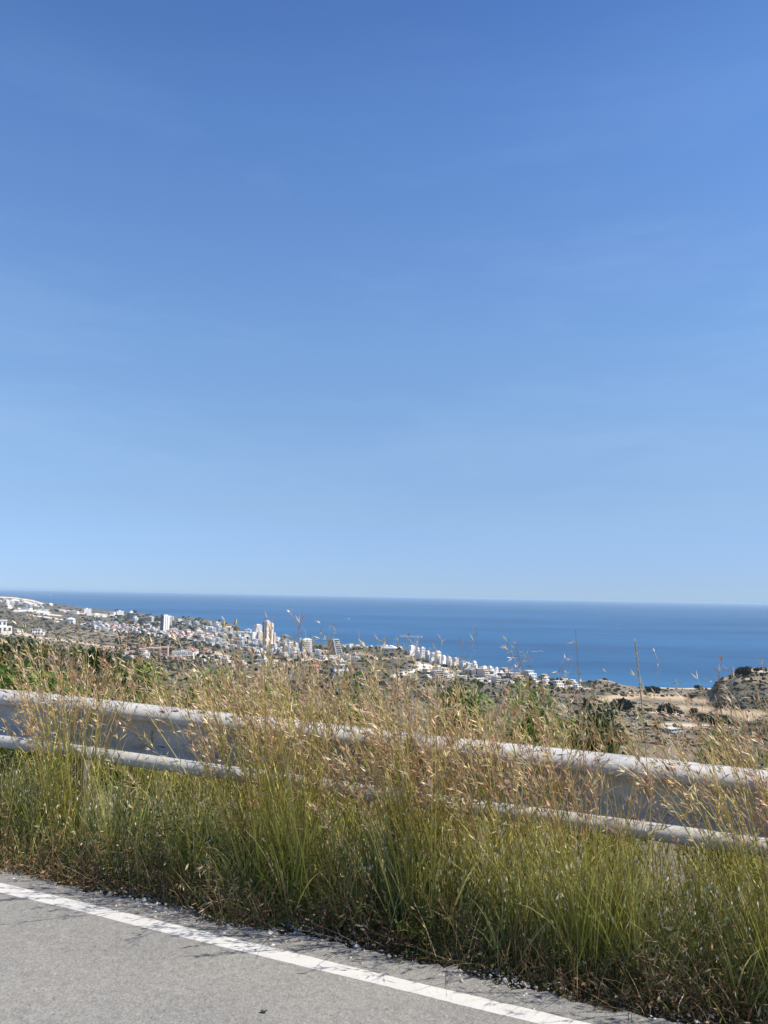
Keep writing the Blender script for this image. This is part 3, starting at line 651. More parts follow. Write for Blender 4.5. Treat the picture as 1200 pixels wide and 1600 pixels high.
# ------------------------------------------------------------------ shrubs and trees near the road
def crown(name, K, n, R3, rc, ls, pal, seed, parent, center, mt=None, shell=.55, asp=.45):
    r = np.random.default_rng(seed); R3 = np.array(R3)
    d = r.normal(0, 1, (K, 3)); d /= np.linalg.norm(d, axis=1, keepdims=True); d[:, 2] = np.where(d[:, 2] < -.35, -d[:, 2], d[:, 2])
    rad = r.uniform(shell, 1, K) * r.uniform(.85, 1.12, K); ctr = d * rad[:, None] * R3
    tone = 1 + r.normal(0, .16, K); pc = np.array(pal)[r.integers(0, len(pal), K)]
    own = np.repeat(np.arange(K), r.poisson(n, K)); N = len(own)
    off = r.normal(0, 1, (N, 3)); off *= (rc * r.uniform(.5, 1.1, N))[:, None] / np.linalg.norm(off, axis=1, keepdims=True) * np.array([1, 1, .75])
    P = ctr[own] + off
    dd = off / rc + r.normal(0, .8, (N, 3)) + np.array([0, 0, .25])
    L = ls * r.uniform(.6, 1.4, N)
    c = pc[own] * (tone[own] * (1 + r.normal(0, .15, N)))[:, None]
    V_, F_, C_ = darts(P, dd, L, L * asp, c, r)
    o = np_mesh(name, V_ + np.array(center), F_, mt or M_LEAF, C_, parent); return o
def tree(name, xy, zb, topz, rx, ry, pal, lab, cat, K, n, rc, ls, seed, group=None, trunk_h=.35, asp=.45):
    r = np.random.default_rng(seed + 99); H = topz - zb
    rt = empty(name, (xy[0], xy[1], zb)); tag(rt, lab, cat, group)
    rz = H * (1 - trunk_h) / 2 / 1.05; cz = H - rz * 1.05
    mb = MB(); tr = max(.03, H * .018)
    mb.tube([(0, 0, -.4), (.1 * rx * r.normal(), 0, cz * .5), (0, 0, cz), (0, 0, cz + rz * .5)], [tr * 1.3, tr, tr * .7, tr * .2], 7)
    for k in range(7):
        a = r.uniform(0, 2 * PI); z0 = cz * r.uniform(.35, .95)
        mb.tube([(0, 0, z0), (math.cos(a) * rx * .4, math.sin(a) * ry * .4, z0 + rz * .35), (math.cos(a) * rx * .8, math.sin(a) * ry * .8, cz + rz * r.uniform(-.1, .6))], [tr * .6, tr * .4, tr * .12], 5)
    mb.build('trunk', M_BARK, rt, True)
    crown('crown', K, n, (rx, ry, rz), rc, ls, pal, seed, rt, (0, 0, cz), asp=asp)
    return rt
OLIV = [lin(96, 104, 50), lin(84, 96, 48), lin(112, 108, 54), lin(124, 112, 58), lin(74, 88, 46)]
DGRN = [lin(64, 84, 40), lin(56, 74, 38), lin(78, 98, 46), lin(50, 66, 38)]
BGRN = [lin(106, 138, 48), lin(92, 124, 44), lin(126, 152, 60), lin(80, 108, 42), lin(140, 156, 72)]
GREYT = [lin(108, 100, 90), lin(92, 88, 78), lin(122, 112, 96)]
def near_tree(name, px, top, depth, wpx, pal, lab, cat, K, n, rc, ls, seed, th=.25, ylen=None, group='bushes below the road', asp=.45):
    T = ray(px, top); T = T * (depth / (T @ Fv)); rx = wpx / FPX * depth / 2
    zb = float(terrain(T[0], T[1])); return tree(name, (T[0], T[1]), zb, T[2] + CZ, rx, ylen or rx, pal, lab, cat, K, n, rc, ls, seed, group, th, asp)
near_tree('bushy_tree', 22, 999, 34, 165, OLIV + DGRN, 'olive brown bushy tree at the left edge behind the guardrail', 'tree', 150, 130, .60, .19, 1)
near_tree('bushy_tree', 80, 1003, 37, 125, OLIV + [lin(140, 104, 50)], 'rusty tinged bushy tree beside the olive brown one', 'tree', 120, 120, .60, .20, 2)
near_tree('bushy_tree', -40, 1012, 30, 120, OLIV, 'olive tree cut off by the left edge of the view', 'tree', 110, 110, .6, .19, 3)
near_tree('bushy_tree', 150, 1016, 30, 95, DGRN, 'dark green round tree right of the rusty tinged tree', 'tree', 120, 130, .5, .17, 4)
near_tree('bushy_tree', 198, 1027, 27, 80, DGRN + BGRN[:1], 'lower dark green tree sloping away towards the red roofed houses', 'tree', 110, 120, .45, .16, 5)
near_tree('bushy_tree', 97, 1024, 24, 100, GREYT + OLIV[:1], 'grey half bare bush under the dark green tree', 'bush', 100, 90, .4, .13, 6)
near_tree('shrub', 20, 1038, 11.5, 170, BGRN, 'bright green leafy shrub just above the left end of the guardrail', 'shrub', 150, 60, .20, .075, 7, .1, group='leafy shrubs behind the guardrail', asp=.5)
near_tree('shrub', 105, 1050, 10.5, 140, BGRN, 'fresh green shrub behind the guardrail next to the leftmost one', 'shrub', 120, 60, .18, .07, 8, .1, group='leafy shrubs behind the guardrail', asp=.5)
near_tree('shrub', 45, 1034, 16, 130, OLIV + DGRN[:2], 'dull olive shrub between the bright shrubs and the bushy trees', 'shrub', 130, 80, .3, .10, 9, .1, group='leafy shrubs behind the guardrail')
near_tree('shrub', 215, 1040, 11.5, 120, BGRN + DGRN[:2], 'green shrub showing through grass below the red roofed houses', 'shrub', 130, 60, .2, .075, 10, .1, group='leafy shrubs behind the guardrail', asp=.5)
near_tree('shrub', 320, 1046, 10.5, 110, BGRN + DGRN[:1], 'green shrub in the grass below the red roofed cluster beside the slab tower', 'shrub', 120, 60, .2, .075, 11, .1, group='leafy shrubs behind the guardrail', asp=.5)
near_tree('shrub', 430, 1056, 10, 110, BGRN + OLIV[:2], 'yellowish shrub hidden in grass below the slim tower', 'shrub', 120, 60, .2, .07, 12, .1, group='leafy shrubs behind the guardrail', asp=.5)
near_tree('shrub', 560, 1058, 11, 130, DGRN + BGRN[:2], 'dark leafy shrub in grass below the marina', 'shrub', 130, 60, .22, .075, 13, .1, group='leafy shrubs behind the guardrail', asp=.5)
near_tree('shrub', 720, 1068, 10, 120, BGRN[:2] + DGRN[:2] + OLIV[:2], 'bright shrub in grass below the white apartment row', 'shrub', 130, 60, .2, .075, 14, .1, group='leafy shrubs behind the guardrail', asp=.5)
near_tree('shrub', 828, 1054, 8.8, 90, [lin(114, 134, 60), lin(132, 144, 74), lin(98, 120, 54)], 'light green long leaved shrub poking up beside the shore villas', 'shrub', 90, 50, .17, .10, 15, .1, group='leafy shrubs behind the guardrail', asp=.22)
near_tree('shrub', 925, 1092, 9.5, 110, DGRN + BGRN[:2], 'mixed green shrub below the scrubby mound', 'shrub', 120, 60, .2, .075, 16, .1, group='leafy shrubs behind the guardrail', asp=.5)
near_tree('shrub', 1140, 1150, 8.5, 120, BGRN[:3] + OLIV[:2], 'small green shrub behind the guardrail near the right edge', 'shrub', 110, 55, .17, .065, 17, .1, group='leafy shrubs behind the guardrail', asp=.5)

# greyish green feathery weeds at the roadside
def weed(s, v, h, lab, pal, seed, n=260):
    r = np.random.default_rng(seed); xy = sv(np.array([s]), np.array([v])); z = float(terrain(xy[0, 0], xy[0, 1])); rt = empty('weed_plant', (xy[0, 0], xy[0, 1], z)); tag(rt, lab, 'weed', 'leafy weeds along the road edge')
    B = Buf(); k = 16; base = np.c_[r.normal(0, .03, (k, 2)), np.zeros(k)]
    V_, F_, C_, P = blades(base, r.uniform(0, 2 * PI, k), r.uniform(.6, 1.2, k) * h, r.uniform(.1, .9, k), r.uniform(0, .6, k), np.full(k, .003), 6, pick(pal, k, .1, r), pick(pal, k, .1, r), .4, r); B.add(V_, F_, C_); B.build('stems', M_GRASS, rt)
    B = Buf(); o = r.integers(0, k, n * 3); x = r.uniform(1, 5.99, n * 3); i = x.astype(int); f = (x - i)[:, None]; p0 = P[o, i] * (1 - f) + P[o, i + 1] * f
    B.add(*darts(p0, r.normal(0, 1, (n * 3, 3)) + np.array([0, 0, .4]), r.uniform(.015, .04, n * 3), r.uniform(.0025, .007, n * 3), pick(pal, n * 3, .15, r), r)); B.build('leaves', M_GRASS, rt)
FEN = [lin(84, 100, 74), lin(104, 120, 90), lin(70, 88, 62)]
weed(.34, 3.13, .24, 'grey green feathery weed near the right corner of the verge', FEN, 1)
weed(.62, 3.12, .20, 'small grey green weed right of the feathery one', FEN, 2)
weed(-2.95, 3.07, .16, 'low green weed on the gravel at the end of the left verge', LOWG + FEN[:1], 3)
weed(-1.05, 3.10, .22, 'leafy green weed with yellow tips under the dense middle grass', LOWG + [lin(170, 170, 70)], 4)
weed(-4.55, 3.10, .16, 'dull green weed at the left edge beside the line', LOWG, 5)
weed(-.35, 3.11, .2, 'dark green weed between the pale dead tuft and the middle grass', LOWG, 6)
def deadtuft(s, v, lab, seed, hd):
    r = np.random.default_rng(seed); xy = sv(np.array([s]), np.array([v])); z = float(terrain(xy[0, 0], xy[0, 1])); B = Buf(); n = 26
    c = pick([lin(206, 180, 140), lin(184, 154, 114), lin(222, 200, 164)], n, .1, r)
    V_, F_, C_, P = blades(np.c_[r.normal(0, .02, (n, 2)), np.zeros(n)], hd + r.normal(0, .4, n), r.uniform(.2, .36, n), r.uniform(.2, .9, n), r.uniform(.5, 1.5, n), r.uniform(.002, .0045, n), 7, c, c, .3, r); B.add(V_, F_, C_)
    k = 60; o = r.integers(0, n, k); B.add(*darts(P[o, r.integers(5, 8, k)], r.normal(0, 1, (k, 3)) + np.array([-.3, 0, -.6]), r.uniform(.02, .04, k), r.uniform(.003, .006, k), pick([lin(214, 190, 150)], k, .12, r), r))
    o = B.build('dry_tuft', M_DRY); o.location = (xy[0, 0], xy[0, 1], z); tag(o, lab, 'dry tuft', 'bleached dead grass tufts')
deadtuft(-.02, 3.13, 'bleached dead grass tuft arching over the gravel near the right corner', 3, PI)
deadtuft(-1.85, 3.11, 'bleached dead grass tuft arching low at the middle of the verge', 4, PI + .3)
deadtuft(-.85, 3.2, 'pale broken grass tuft hanging in front of dark green grass', 5, PI - .2)
# leaf on the asphalt, old oil stain
q = ray(412, 1583); q = q * (-CZ / q[2]); q = ray(412, 1583); q = q * (-(CZ - road_z(float((q * (-CZ / q[2]))[:2] @ U2))) / q[2])
lf = MB(); lf.v = []
pts = [(.012 * math.cos(t) * (1 + .1 * math.cos(3 * t)), .0055 * math.sin(t), .003 + .003 * math.cos(2 * t)) for t in np.linspace(0, 2 * PI, 14, endpoint=False)]
lf.add(pts + [(x, y, z + .0012) for x, y, z in pts], [tuple(range(13, -1, -1)), tuple(range(14, 28))] + [(i, (i + 1) % 14, 14 + (i + 1) % 14, 14 + i) for i in range(14)])
o = lf.build('fallen_leaf', plain('withered_leaf', (.02, .018, .016), .8, .2, 40)); s = q[0] * U2[0] + q[1] * U2[1]
o.location = (q[0], q[1], road_z(s) + .003); tag(o, 'small black withered leaf lying on the grey asphalt', 'leaf')

# ------------------------------------------------------------------ far scrub and trees
def far_clumps(name, P, rad, pal, lab, cat, seed, n=26, ht=.8, mt=None):
    r = np.random.default_rng(seed); K = len(P); own = np.repeat(np.arange(K), n); N = len(own)
    d = r.normal(0, 1, (N, 3)); d /= np.linalg.norm(d, axis=1, keepdims=True); d[:, 2] = np.abs(d[:, 2]) * 1.0 - .15
    c = P[own] + d * rad[own, None] * np.array([1, 1, ht]) * r.uniform(.6, 1.05, (N, 1)) + np.array([0, 0, .25]) * rad[own, None]
    col = np.array(pal)[r.integers(0, len(pal), K)] * (1 + r.normal(0, .14, (K, 1)))
    col = col[own] * (1 + r.normal(0, .16, (N, 1)))
    # leaf clump faces standing roughly on the outer surface
    t = np.cross(d, r.normal(0, 1, (N, 3))); t /= np.linalg.norm(t, axis=1, keepdims=True); bt = np.cross(d, t) + d * r.normal(0, .4, (N, 1))
    sz = (rad[own] * r.uniform(.35, .65, N))[:, None]
    Vv = np.stack([c - t * sz, c - bt * sz * .8, c + t * sz, c + bt * sz * .8], 1).reshape(-1, 3)
    return tag(np_mesh(name, Vv, np.arange(N * 4).reshape(N, 4), mt or M_SCRUB, np.repeat(col, 4, 0)), lab, cat, kind='stuff')
SCR = [(.060, .066, .048), (.074, .078, .052), (.050, .056, .042), (.094, .090, .064), (.070, .070, .058)]
def land_pts(n, x0, x1, y0, y1, seed, keep=None):
    r = np.random.default_rng(seed); x = r.uniform(x0, x1, n); y = r.uniform(y0, y1, n)
    if keep is not None: k = keep(x, y, r); x, y = x[k], y[k]
    P = hits(x, y); k = ~np.isnan(P[:, 0]) & (P[:, 2] > CZ - SEA + 1.5); return P[k], x[k], y[k]
INFIELD = [((945, 1094), (1105, 1095), 5.5), ((1065, 1106), (1175, 1121), 6.5), ((1175, 1114), (1215, 1120), 5), ((618, 1056), (668, 1041), 3.5), ((1045, 1131), (1140, 1135), 3)]
def nofield(x, y, r):
    k = np.ones(len(x), bool)
    for (a, b, hw) in INFIELD:
        t = np.clip((x - a[0]) / (b[0] - a[0]), 0, 1); inside = (x > a[0] - 4) & (x < b[0] + 4) & (np.abs(y - a[1] - t * (b[1] - a[1])) < hw); k &= ~(inside & (r.random(len(x)) < .97))
    return k
P, x, y = land_pts(4200, 890, 1260, 1040, 1170, 1, nofield)
d = P @ Fv; rad = d / FPX * np.exp(rng.normal(math.log(1.5), .45, len(P))).clip(.7, 4.5)
far_clumps('hillside_scrub', P, rad, SCR, 'dark scrub bushes dotted over the brown hill and fields on the right', 'scrub', 1, 30, .5)
P, x, y = land_pts(4200, -60, 330, 945, 1045, 2, lambda x, y, r: r.random(len(x)) < np.interp(y - x * .07, [935, 955, 975, 1020], [.25, .35, .8, .9]))
d = P @ Fv; rad = d / FPX * np.exp(rng.normal(math.log(1.5), .4, len(P))).clip(.8, 3.2)
far_clumps('valley_scrub', P, rad, SCR + [(.07, .068, .045)], 'grey green scrub covering the slopes on the left', 'scrub', 2, 20, .7)
P, x, y = land_pts(5400, 180, 900, 955, 1100, 3)
d = P @ Fv; rad = d / FPX * np.exp(rng.normal(math.log(1.9), .45, len(P))).clip(.8, 4.6)
far_clumps('town_greenery', P, rad, SCR[:3] + [(.034, .048, .028), (.042, .055, .034)], 'dark trees and bushes filling the gaps between the town houses', 'greenery', 3, 22, .95)
# separate dark trees in the fields and on the hills
def far_tree(px, base, wpx, hpx, lab, seed, name='field_tree', pal=None, group='dark trees around the fields'):
    h = hit(px, base)
    if h is None: return
    Q, d = h; w = wpx * d / FPX; H = hpx * d / FPX
    tree(name, (Q[0], Q[1]), Q[2] - .3, Q[2] + H, w / 2, w / 2, pal or [(.030, .040, .024), (.040, .050, .028), (.024, .032, .022)], lab, 'tree', 60, 34, w * .17, w * .13, seed, group, .12, .7)
far_tree(1042, 1118, 24, 15, 'large round dark tree standing in the sandy field', 31)
far_tree(1084, 1119, 11, 12, 'small dark tree right of the large round field tree', 32)
far_tree(1162, 1056, 20, 11, 'dark spreading tree on the crest of the right hill', 33)
far_tree(1182, 1050, 8, 5, 'tiny dark tree on the skyline at the top of the right hill', 34)
far_tree(1090, 1077, 10, 5, 'low dark bush tree on the beach line', 35)
far_tree(1124, 1134, 32, 11, 'wide dark tree clump in the lower field strip', 36)
far_tree(1100, 1128, 22, 10, 'dark tree between the small field tree and the wide clump', 37)
far_tree(972, 1110, 30, 14, 'dark tree group left of the large round field tree', 38)
far_tree(1080, 1092, 9, 5, 'lone dark bush in the middle of the sand coloured field', 39)
far_tree(1124, 1107, 14, 6, 'low dark tree on the edge between two sandy fields', 40)
far_tree(1020, 1082, 20, 6, 'dark low tree near the shore left of the beach line', 41)
for k, (px_, b_, h_) in enumerate([(866, 1069, 8), (871, 1069, 10), (876, 1070, 11), (881, 1070, 9), (887, 1071, 8)]):
    far_tree(px_, b_, 4.5, h_, 'dark cypress in the row at the shore beside the villas', 50 + k, 'cypress', group='cypress row at the shore')

# ------------------------------------------------------------------ town
LIB = {}
def lib(key, fn, mats):
    if key not in LIB: LIB[key] = fn().mesh(key, mats)
    return LIB[key]
def windows(mb, x0, x1, y0, y1, z, n, m, h=1.5, w=1.3, sides='fblr'):
    for k in range(n):
        c = x0 + (x1 - x0) * (k + .5) / n
        if 'f' in sides: mb.box(c - w / 2, c + w / 2, y0 - .06, y0 + .1, z, z + h, m)
        if 'b' in sides: mb.box(c - w / 2, c + w / 2, y1 - .1, y1 + .06, z, z + h, m)
    k2 = max(1, int(n * (y1 - y0) / (x1 - x0)))
    for k in range(k2):
        c = y0 + (y1 - y0) * (k + .5) / k2
        if 'l' in sides: mb.box(x0 - .06, x0 + .1, c - w / 2, c + w / 2, z, z + h, m)
        if 'r' in sides: mb.box(x1 - .1, x1 + .06, c - w / 2, c + w / 2, z, z + h, m)
# every kind is drawn at about its real size: material 0 wall, 1 glass, 2 roof
def villa():
    mb = MB(); mb.box(-7, 7, -5, 5, -6, 3.2, 0); mb.box(-7, 3, -3.5, 5, 3.2, 6.3, 0); mb.box(-7.3, 7.3, -5.3, 5.3, 3.2, 3.45, 2) if False else None
    mb.box(-7.4, 3.4, -3.9, 5.3, 6.3, 6.6, 0); mb.box(-6.6, 2.6, -3.1, 4.6, 6.6, 6.7, 2); mb.box(3.2, 6.8, -4.8, 4.8, 3.2, 3.3, 2)
    windows(mb, -7, 7, -5, 5, .8, 4, 1, 1.8, 1.8); windows(mb, -7, 3, -3.5, 5, 4.1, 3, 1, 1.5, 1.7); return mb
def hiphouse():
    mb = MB(); mb.box(-6, 6, -4.5, 4.5, -6, 5.6, 0); mb.hip(-6.7, 6.7, -5.2, 5.2, 5.6, 8.0, 2)
    for z in (.8, 3.6): windows(mb, -6, 6, -4.5, 4.5, z, 4, 1, 1.4, 1.2)
    mb.box(-2, 2, -6.5, -4.5, -6, 2.8, 0); return mb
def flats():
    mb = MB(); mb.box(-9, 9, -7, 7, -8, 12.8, 0)
    for k in range(4):
        z = .3 + k * 3.2; mb.box(-8.2, 8.2, -7.06, -6.8, z + .6, z + 2.4, 1); mb.box(9 - .1, 9.06, -6, 6, z + .7, z + 2.2, 1); mb.box(-8.6, 8.6, -8.4, -7.06, z - .2, z + .7, 0)
    mb.box(-2, 3, -2, 3, 12.8, 15, 0); mb.box(-8.6, 8.6, -6.6, 6.6, 12.8, 12.9, 2); return mb
def terrace():
    mb = MB()
    for k in range(4): 
        z = 3. + .5 * (k % 2) + k * .3; mb.box(-14 + 7 * k, -7.2 + 7 * k, -5 + .4 * (k % 2), 5, -7, z + 3, 0); mb.box(-13 + 7 * k, -8 + 7 * k, -5.08 + .4 * (k % 2), -4.5, .6, z - .6, 1); mb.box(-13 + 7 * k, -8 + 7 * k, -5.08 + .4 * (k % 2), -4.5, z + .3, z + 2.1, 1)
    return mb
def warehouse():
    mb = MB(); mb.box(-22, 22, -9, 9, -8, 7, 0); mb.box(-21.5, 21.5, -8.5, 8.5, 7, 7.1, 2); windows(mb, -22, 22, -9, 9, 3.6, 9, 1, 1.6, 3); return mb
def hotel():
    mb = MB(); mb.box(-20, 20, -6, 6, -8, 13.5, 0); mb.box(-19, 19, -5.5, 5.5, 13.5, 13.6, 2); mb.box(-4, 4, -3, 3, 13.5, 16, 0)
    for k in range(4): windows(mb, -20, 20, -6, 6, .9 + 3.3 * k, 11, 1, 1.9, 2.2)
    return mb
KIND = {'villa': (villa, 14), 'hiphouse': (hiphouse, 13), 'flats': (flats, 18), 'terrace': (terrace, 28), 'warehouse': (warehouse, 44), 'hotel': (hotel, 40)}
PLAIN = {'villa': 'villa', 'hiphouse': 'house', 'flats': 'apartment_block', 'terrace': 'terraced_house', 'warehouse': 'warehouse', 'hotel': 'hotel'}
CATN = {'villa': 'villa', 'hiphouse': 'house', 'flats': 'apartment block', 'terrace': 'terraced houses', 'warehouse': 'warehouse', 'hotel': 'hotel'}
def building(kind, px_, py_, wpx, label, group=None, wall=None, roof=None, yaw=None, hs=None, r=rng):
    h = hit(px_, py_)
    if h is None or h[1] > 8200: return None
    Q, d = h; fn, w0 = KIND[kind]
    wl = wall or M_WHITE; rf = roof or (M_TILE if kind == 'hiphouse' else M_FLATROOF)
    me = lib(PLAIN[kind] + '_' + wl.name + '_' + rf.name, fn, [wl, M_WIN, rf])
    o = bpy.data.objects.new(PLAIN[kind], me); COL.objects.link(o)
    sc = wpx * d / FPX / w0 * 1.12
    o.location = Q; o.scale = (sc, sc, sc * (hs or r.uniform(.9, 1.25)))
    o.rotation_euler = (0, 0, yaw if yaw is not None else -math.atan2(Q[0], Q[1]) + r.choice([.9, .9, .7, 1.15, -.5]) + r.normal(0, .12))
    return tag(o, label, CATN[kind], group)
def district(poly, n, kinds, wr, label, group, seed, walls=(None,), yaw=None):
    """poly: list of (x, ylow, yhigh) photo columns the district spans"""
    r = np.random.default_rng(seed); xs = [p[0] for p in poly]
    done = []
    tries = 0
    while len(done) < n and tries < n * 30:
        tries += 1
        x = r.uniform(xs[0], xs[-1]); lo = np.interp(x, xs, [p[1] for p in poly]); hi = np.interp(x, xs, [p[2] for p in poly]); y = r.uniform(lo, hi); w = r.uniform(*wr)
        if any(abs(x - a) < (w + c) * .5 and abs(y - b_) < (w + c) * .16 for a, b_, c in done): continue
        k = kinds[r.integers(len(kinds))]
        if building(k, x, y, w, label[k] if isinstance(label, dict) else label, group + ' ' + CATN[k] if len(set(kinds)) > 1 else group, walls[r.integers(len(walls))], None, yaw, None, r) is not None: done.append((x, y, w))
VH = {'villa': 'small white flat roofed villa in the {}', 'hiphouse': 'white house with red tiled roof in the {}', 'flats': 'white apartment block with balconies in the {}', 'warehouse': 'long low pale building in the {}', 'terrace': 'row of stepped white houses in the {}', 'hotel': 'long white hotel block in the {}'}
lab = lambda t: {k: v.format(t) for k, v in VH.items()}
district([(145, 976, 984), (200, 979, 990), (275, 985, 998)], 72, ['villa', 'hiphouse', 'villa', 'flats'], (4.5, 7.5), lab('belt of houses under the left slab tower'), 'belt under the slab tower', 11)
district([(268, 988, 998), (310, 989, 1003), (330, 992, 1006)], 28, ['hiphouse', 'hiphouse', 'villa'], (5, 8), lab('red roofed cluster right of the slab tower'), 'red roofed cluster', 12)
district([(310, 982, 1006), (400, 992, 1020), (470, 1006, 1028)], 140, ['villa', 'villa', 'flats', 'flats', 'terrace'], (6, 11), lab('town centre around the tall slim tower'), 'town centre', 13, (None, None, None, M_CREAM, M_GREYC))
district([(430, 1012, 1024), (500, 1018, 1030), (560, 1022, 1040)], 36, ['villa', 'terrace', 'flats'], (6, 11), lab('streets below the balcony block'), 'streets below the balcony block', 14, (None, None, M_CREAM))
district([(525, 1008, 1012), (590, 1006, 1012), (640, 1010, 1016)], 22, ['villa', 'warehouse'], (5, 11), lab('marina quay by the sea'), 'marina quay', 15)
district([(100, 954, 958), (145, 957, 963), (188, 960, 966)], 15, ['warehouse', 'warehouse', 'hotel'], (8, 16), lab('pale row of hotels on the far headland'), 'far headland row', 16)
district([(0, 936, 950), (30, 938, 951), (66, 945, 952)], 16, ['villa', 'flats'], (3.5, 6), lab('white quarter on the far left hilltop'), 'hilltop quarter', 17)
district([(26, 951, 957), (50, 951, 959), (75, 955, 962)], 9, ['warehouse', 'terrace'], (7, 13), lab('white terraces below the left hilltop'), 'terraces below the hilltop', 18)
district([(205, 966, 974), (270, 970, 978), (345, 975, 984)], 20, ['villa', 'warehouse', 'flats'], (5, 9), lab('green flat land behind the slab tower'), 'flat land behind the slab tower', 19)
district([(725, 1042, 1052), (790, 1048, 1060), (905, 1070, 1078)], 30, ['villa', 'terrace', 'villa'], (8, 15), lab('shore quarter right of the apartment row'), 'shore quarter', 20, (None, None, M_CREAM))
district([(668, 1050, 1060), (740, 1052, 1066), (800, 1058, 1070)], 30, ['terrace', 'villa', 'flats'], (10, 17), lab('new estate below the apartment row'), 'new estate', 21, (None, M_CREAM, M_GREYC))
district([(195, 1018, 1026), (250, 1020, 1029), (300, 1022, 1030)], 9, ['hiphouse', 'terrace'], (11, 19), lab('near estate above the dark green trees'), 'near estate', 22, (None, M_PINK, M_CREAM))
district([(150, 1016, 1022), (240, 1024, 1032), (420, 1026, 1040)], 22, ['villa', 'terrace'], (6, 12), lab('scatter of houses just above the grass tops'), 'scatter above the grass tops', 23)
# single buildings that can be pointed to
building('villa', 3, 988, 24, 'large bright white villa at the left edge above the olive trees', yaw=.5, hs=1.5)
building('villa', 28, 990, 12, 'small cream villa on the ridge beside the large left edge villa', wall=M_CREAM)
building('villa', 60, 992, 15, 'white villa with a long flat roof on the left ridge', yaw=.2)
building('hiphouse', 111, 974, 10, 'white gabled house alone on the scrubby left slope', roof=M_WHITE, hs=1.3)
building('warehouse', 88, 972, 10, 'small flat white shed left of the gabled slope house')
building('villa', 126, 978, 6, 'tiny white house right of the gabled slope house')
building('terrace', 240, 1024, 40, 'long terrace with pinkish red roofs above the dark green trees', wall=M_PINK, roof=M_TILE, yaw=.15)
building('hotel', 285, 1026, 28, 'long white block with dark windows right of the pinkish terrace', yaw=.25, hs=.8)
building('hiphouse', 492, 1049, 15, 'pink roofed house poking out of the grass below the balcony block', wall=M_PINK, hs=1.1)
building('villa', 536, 1055, 26, 'white modern villa at the grass tops right of the pink roofed house', yaw=.2)
building('warehouse', 373, 995, 28, 'wide low hall with pale green glass front left of the towers', wall=M_GLASSG, yaw=.35, hs=1.7)
building('terrace', 523, 1033, 22, 'yellowish low terrace under the sloping building', wall=M_CREAM)
building('villa', 1053, 1146, 26, 'pale rubble walled farm shed in the lower right field', wall=M_GREYC, hs=.6)

def tower(name, px_, py_, parts, lab, cat='tower'):
    Q, d = hit(px_, py_); k = d / FPX; rt = empty(name, tuple(Q), -math.atan2(Q[0], Q[1])); tag(rt, lab, cat)
    return rt, k
def block(rt, k, x0, x1, h, dep, mat_, yaw=.85, z0=-12, storeys=0, wm=None, roof=None, lean=0, win=True, y=0, name='wall'):
    """a slab that spans x0..x1 photo pixels about its root, h pixels tall"""
    w = (x1 - x0) * k; cx = (x0 + x1) / 2 * k; H = h * k
    a = abs(w) / (math.cos(yaw) + dep * abs(math.sin(yaw))); b_ = a * dep
    mb = MB().box(-a / 2, a / 2, -b_ / 2, b_ / 2, z0, H, 0, lean * k); o = mb.build(name, mat_, rt); o.location = (cx, y * k, 0); o.rotation_euler = (0, 0, yaw)
    if storeys:
        sh = H / storeys
        for i in range(storeys):
            z = sh * i + sh * .3; dx = lean * k * (z - z0) / (H - z0); m2 = MB()
            m2.box(-a / 2 * .9 + dx, a / 2 * .9 + dx, -b_ / 2 - .25, -b_ / 2 + .2, z, z + sh * .34, 0)
            m2.box(a / 2 - .2 + dx, a / 2 + .25 + dx, -b_ / 2 * .85, b_ / 2 * .85, z, z + sh * .34, 0)
            o2 = m2.build('window_band', wm or M_WIN, rt); o2.location = o.location; o2.rotation_euler = o.rotation_euler
    rf = MB().box(-a * .3 + lean * k, a * .25 + lean * k, -b_ * .3, b_ * .25, H, H + max(2.2, 1.2 * k), 0).build('roof_room', roof or M_WHITE, rt); rf.location = o.location; rf.rotation_euler = o.rotation_euler
    return o
def slabtower(): 
    rt, k = tower('tower_block', 257, 988, None, 'white slab tower block with its shaded side coloured dark standing alone at left', 'tower block')
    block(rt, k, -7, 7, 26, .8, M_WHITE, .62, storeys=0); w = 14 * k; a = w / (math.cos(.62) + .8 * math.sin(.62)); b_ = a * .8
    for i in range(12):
        z = 26 * k / 12 * i + 1.2; o = MB().box(-a * .5 - .4, -a * .5 + .2, -b_ * .46, b_ * .46, z, z + 26 * k / 12 * .8).build('shade_row', M_DARK, rt); o.rotation_euler = (0, 0, .62)  # dark rows put the shade of the left face into colour
    for sx in (-.2, .12): 
        o = MB().box(a * (sx - .03), a * (sx + .05), -b_ * .5 - .4, -b_ * .5 + .2, 0, 25 * k).build('window_strip', M_GREYC, rt); o.rotation_euler = (0, 0, .62)
slabtower()
rt, k = tower('skyscraper', 417, 1013, None, 'tallest slim tower with a brown strip for its shaded side and a stepped top', 'skyscraper')
block(rt, k, -6.0, 3.8, 42, .8, M_PALE, .95, storeys=24, wm=M_CREAM2); block(rt, k, 3.0, 9.5, 38, .8, M_PALE, .95, storeys=20, wm=M_CREAM2, y=2); block(rt, k, 9.2, 13.5, 23, .8, M_BEIGE, .55, storeys=0, y=4)
o = MB().box(-1.3 * k, 1.3 * k, -1.5 * k, 1.5 * k, -10, 41 * k).build('side_strip', M_BROWN, rt); o.location = (-5.2 * k, -3.6 * k, 0); o.rotation_euler = (0, 0, .55)  # brown strip whose dark colour stands for the tower's shaded left face
rt, k = tower('tower_block', 402, 1004, None, 'white tower with a beige lower block just left of the tallest tower', 'tower block')
block(rt, k, -5.5, 6.5, 27, .7, M_WHITE, .5, storeys=14, wm=M_GREYC, y=6); block(rt, k, -11, -1, 15, .8, M_WHITE, .5, storeys=0, y=1); block(rt, k, -1.5, 8.5, 16, .8, M_CREAM, .5, storeys=0, y=2)
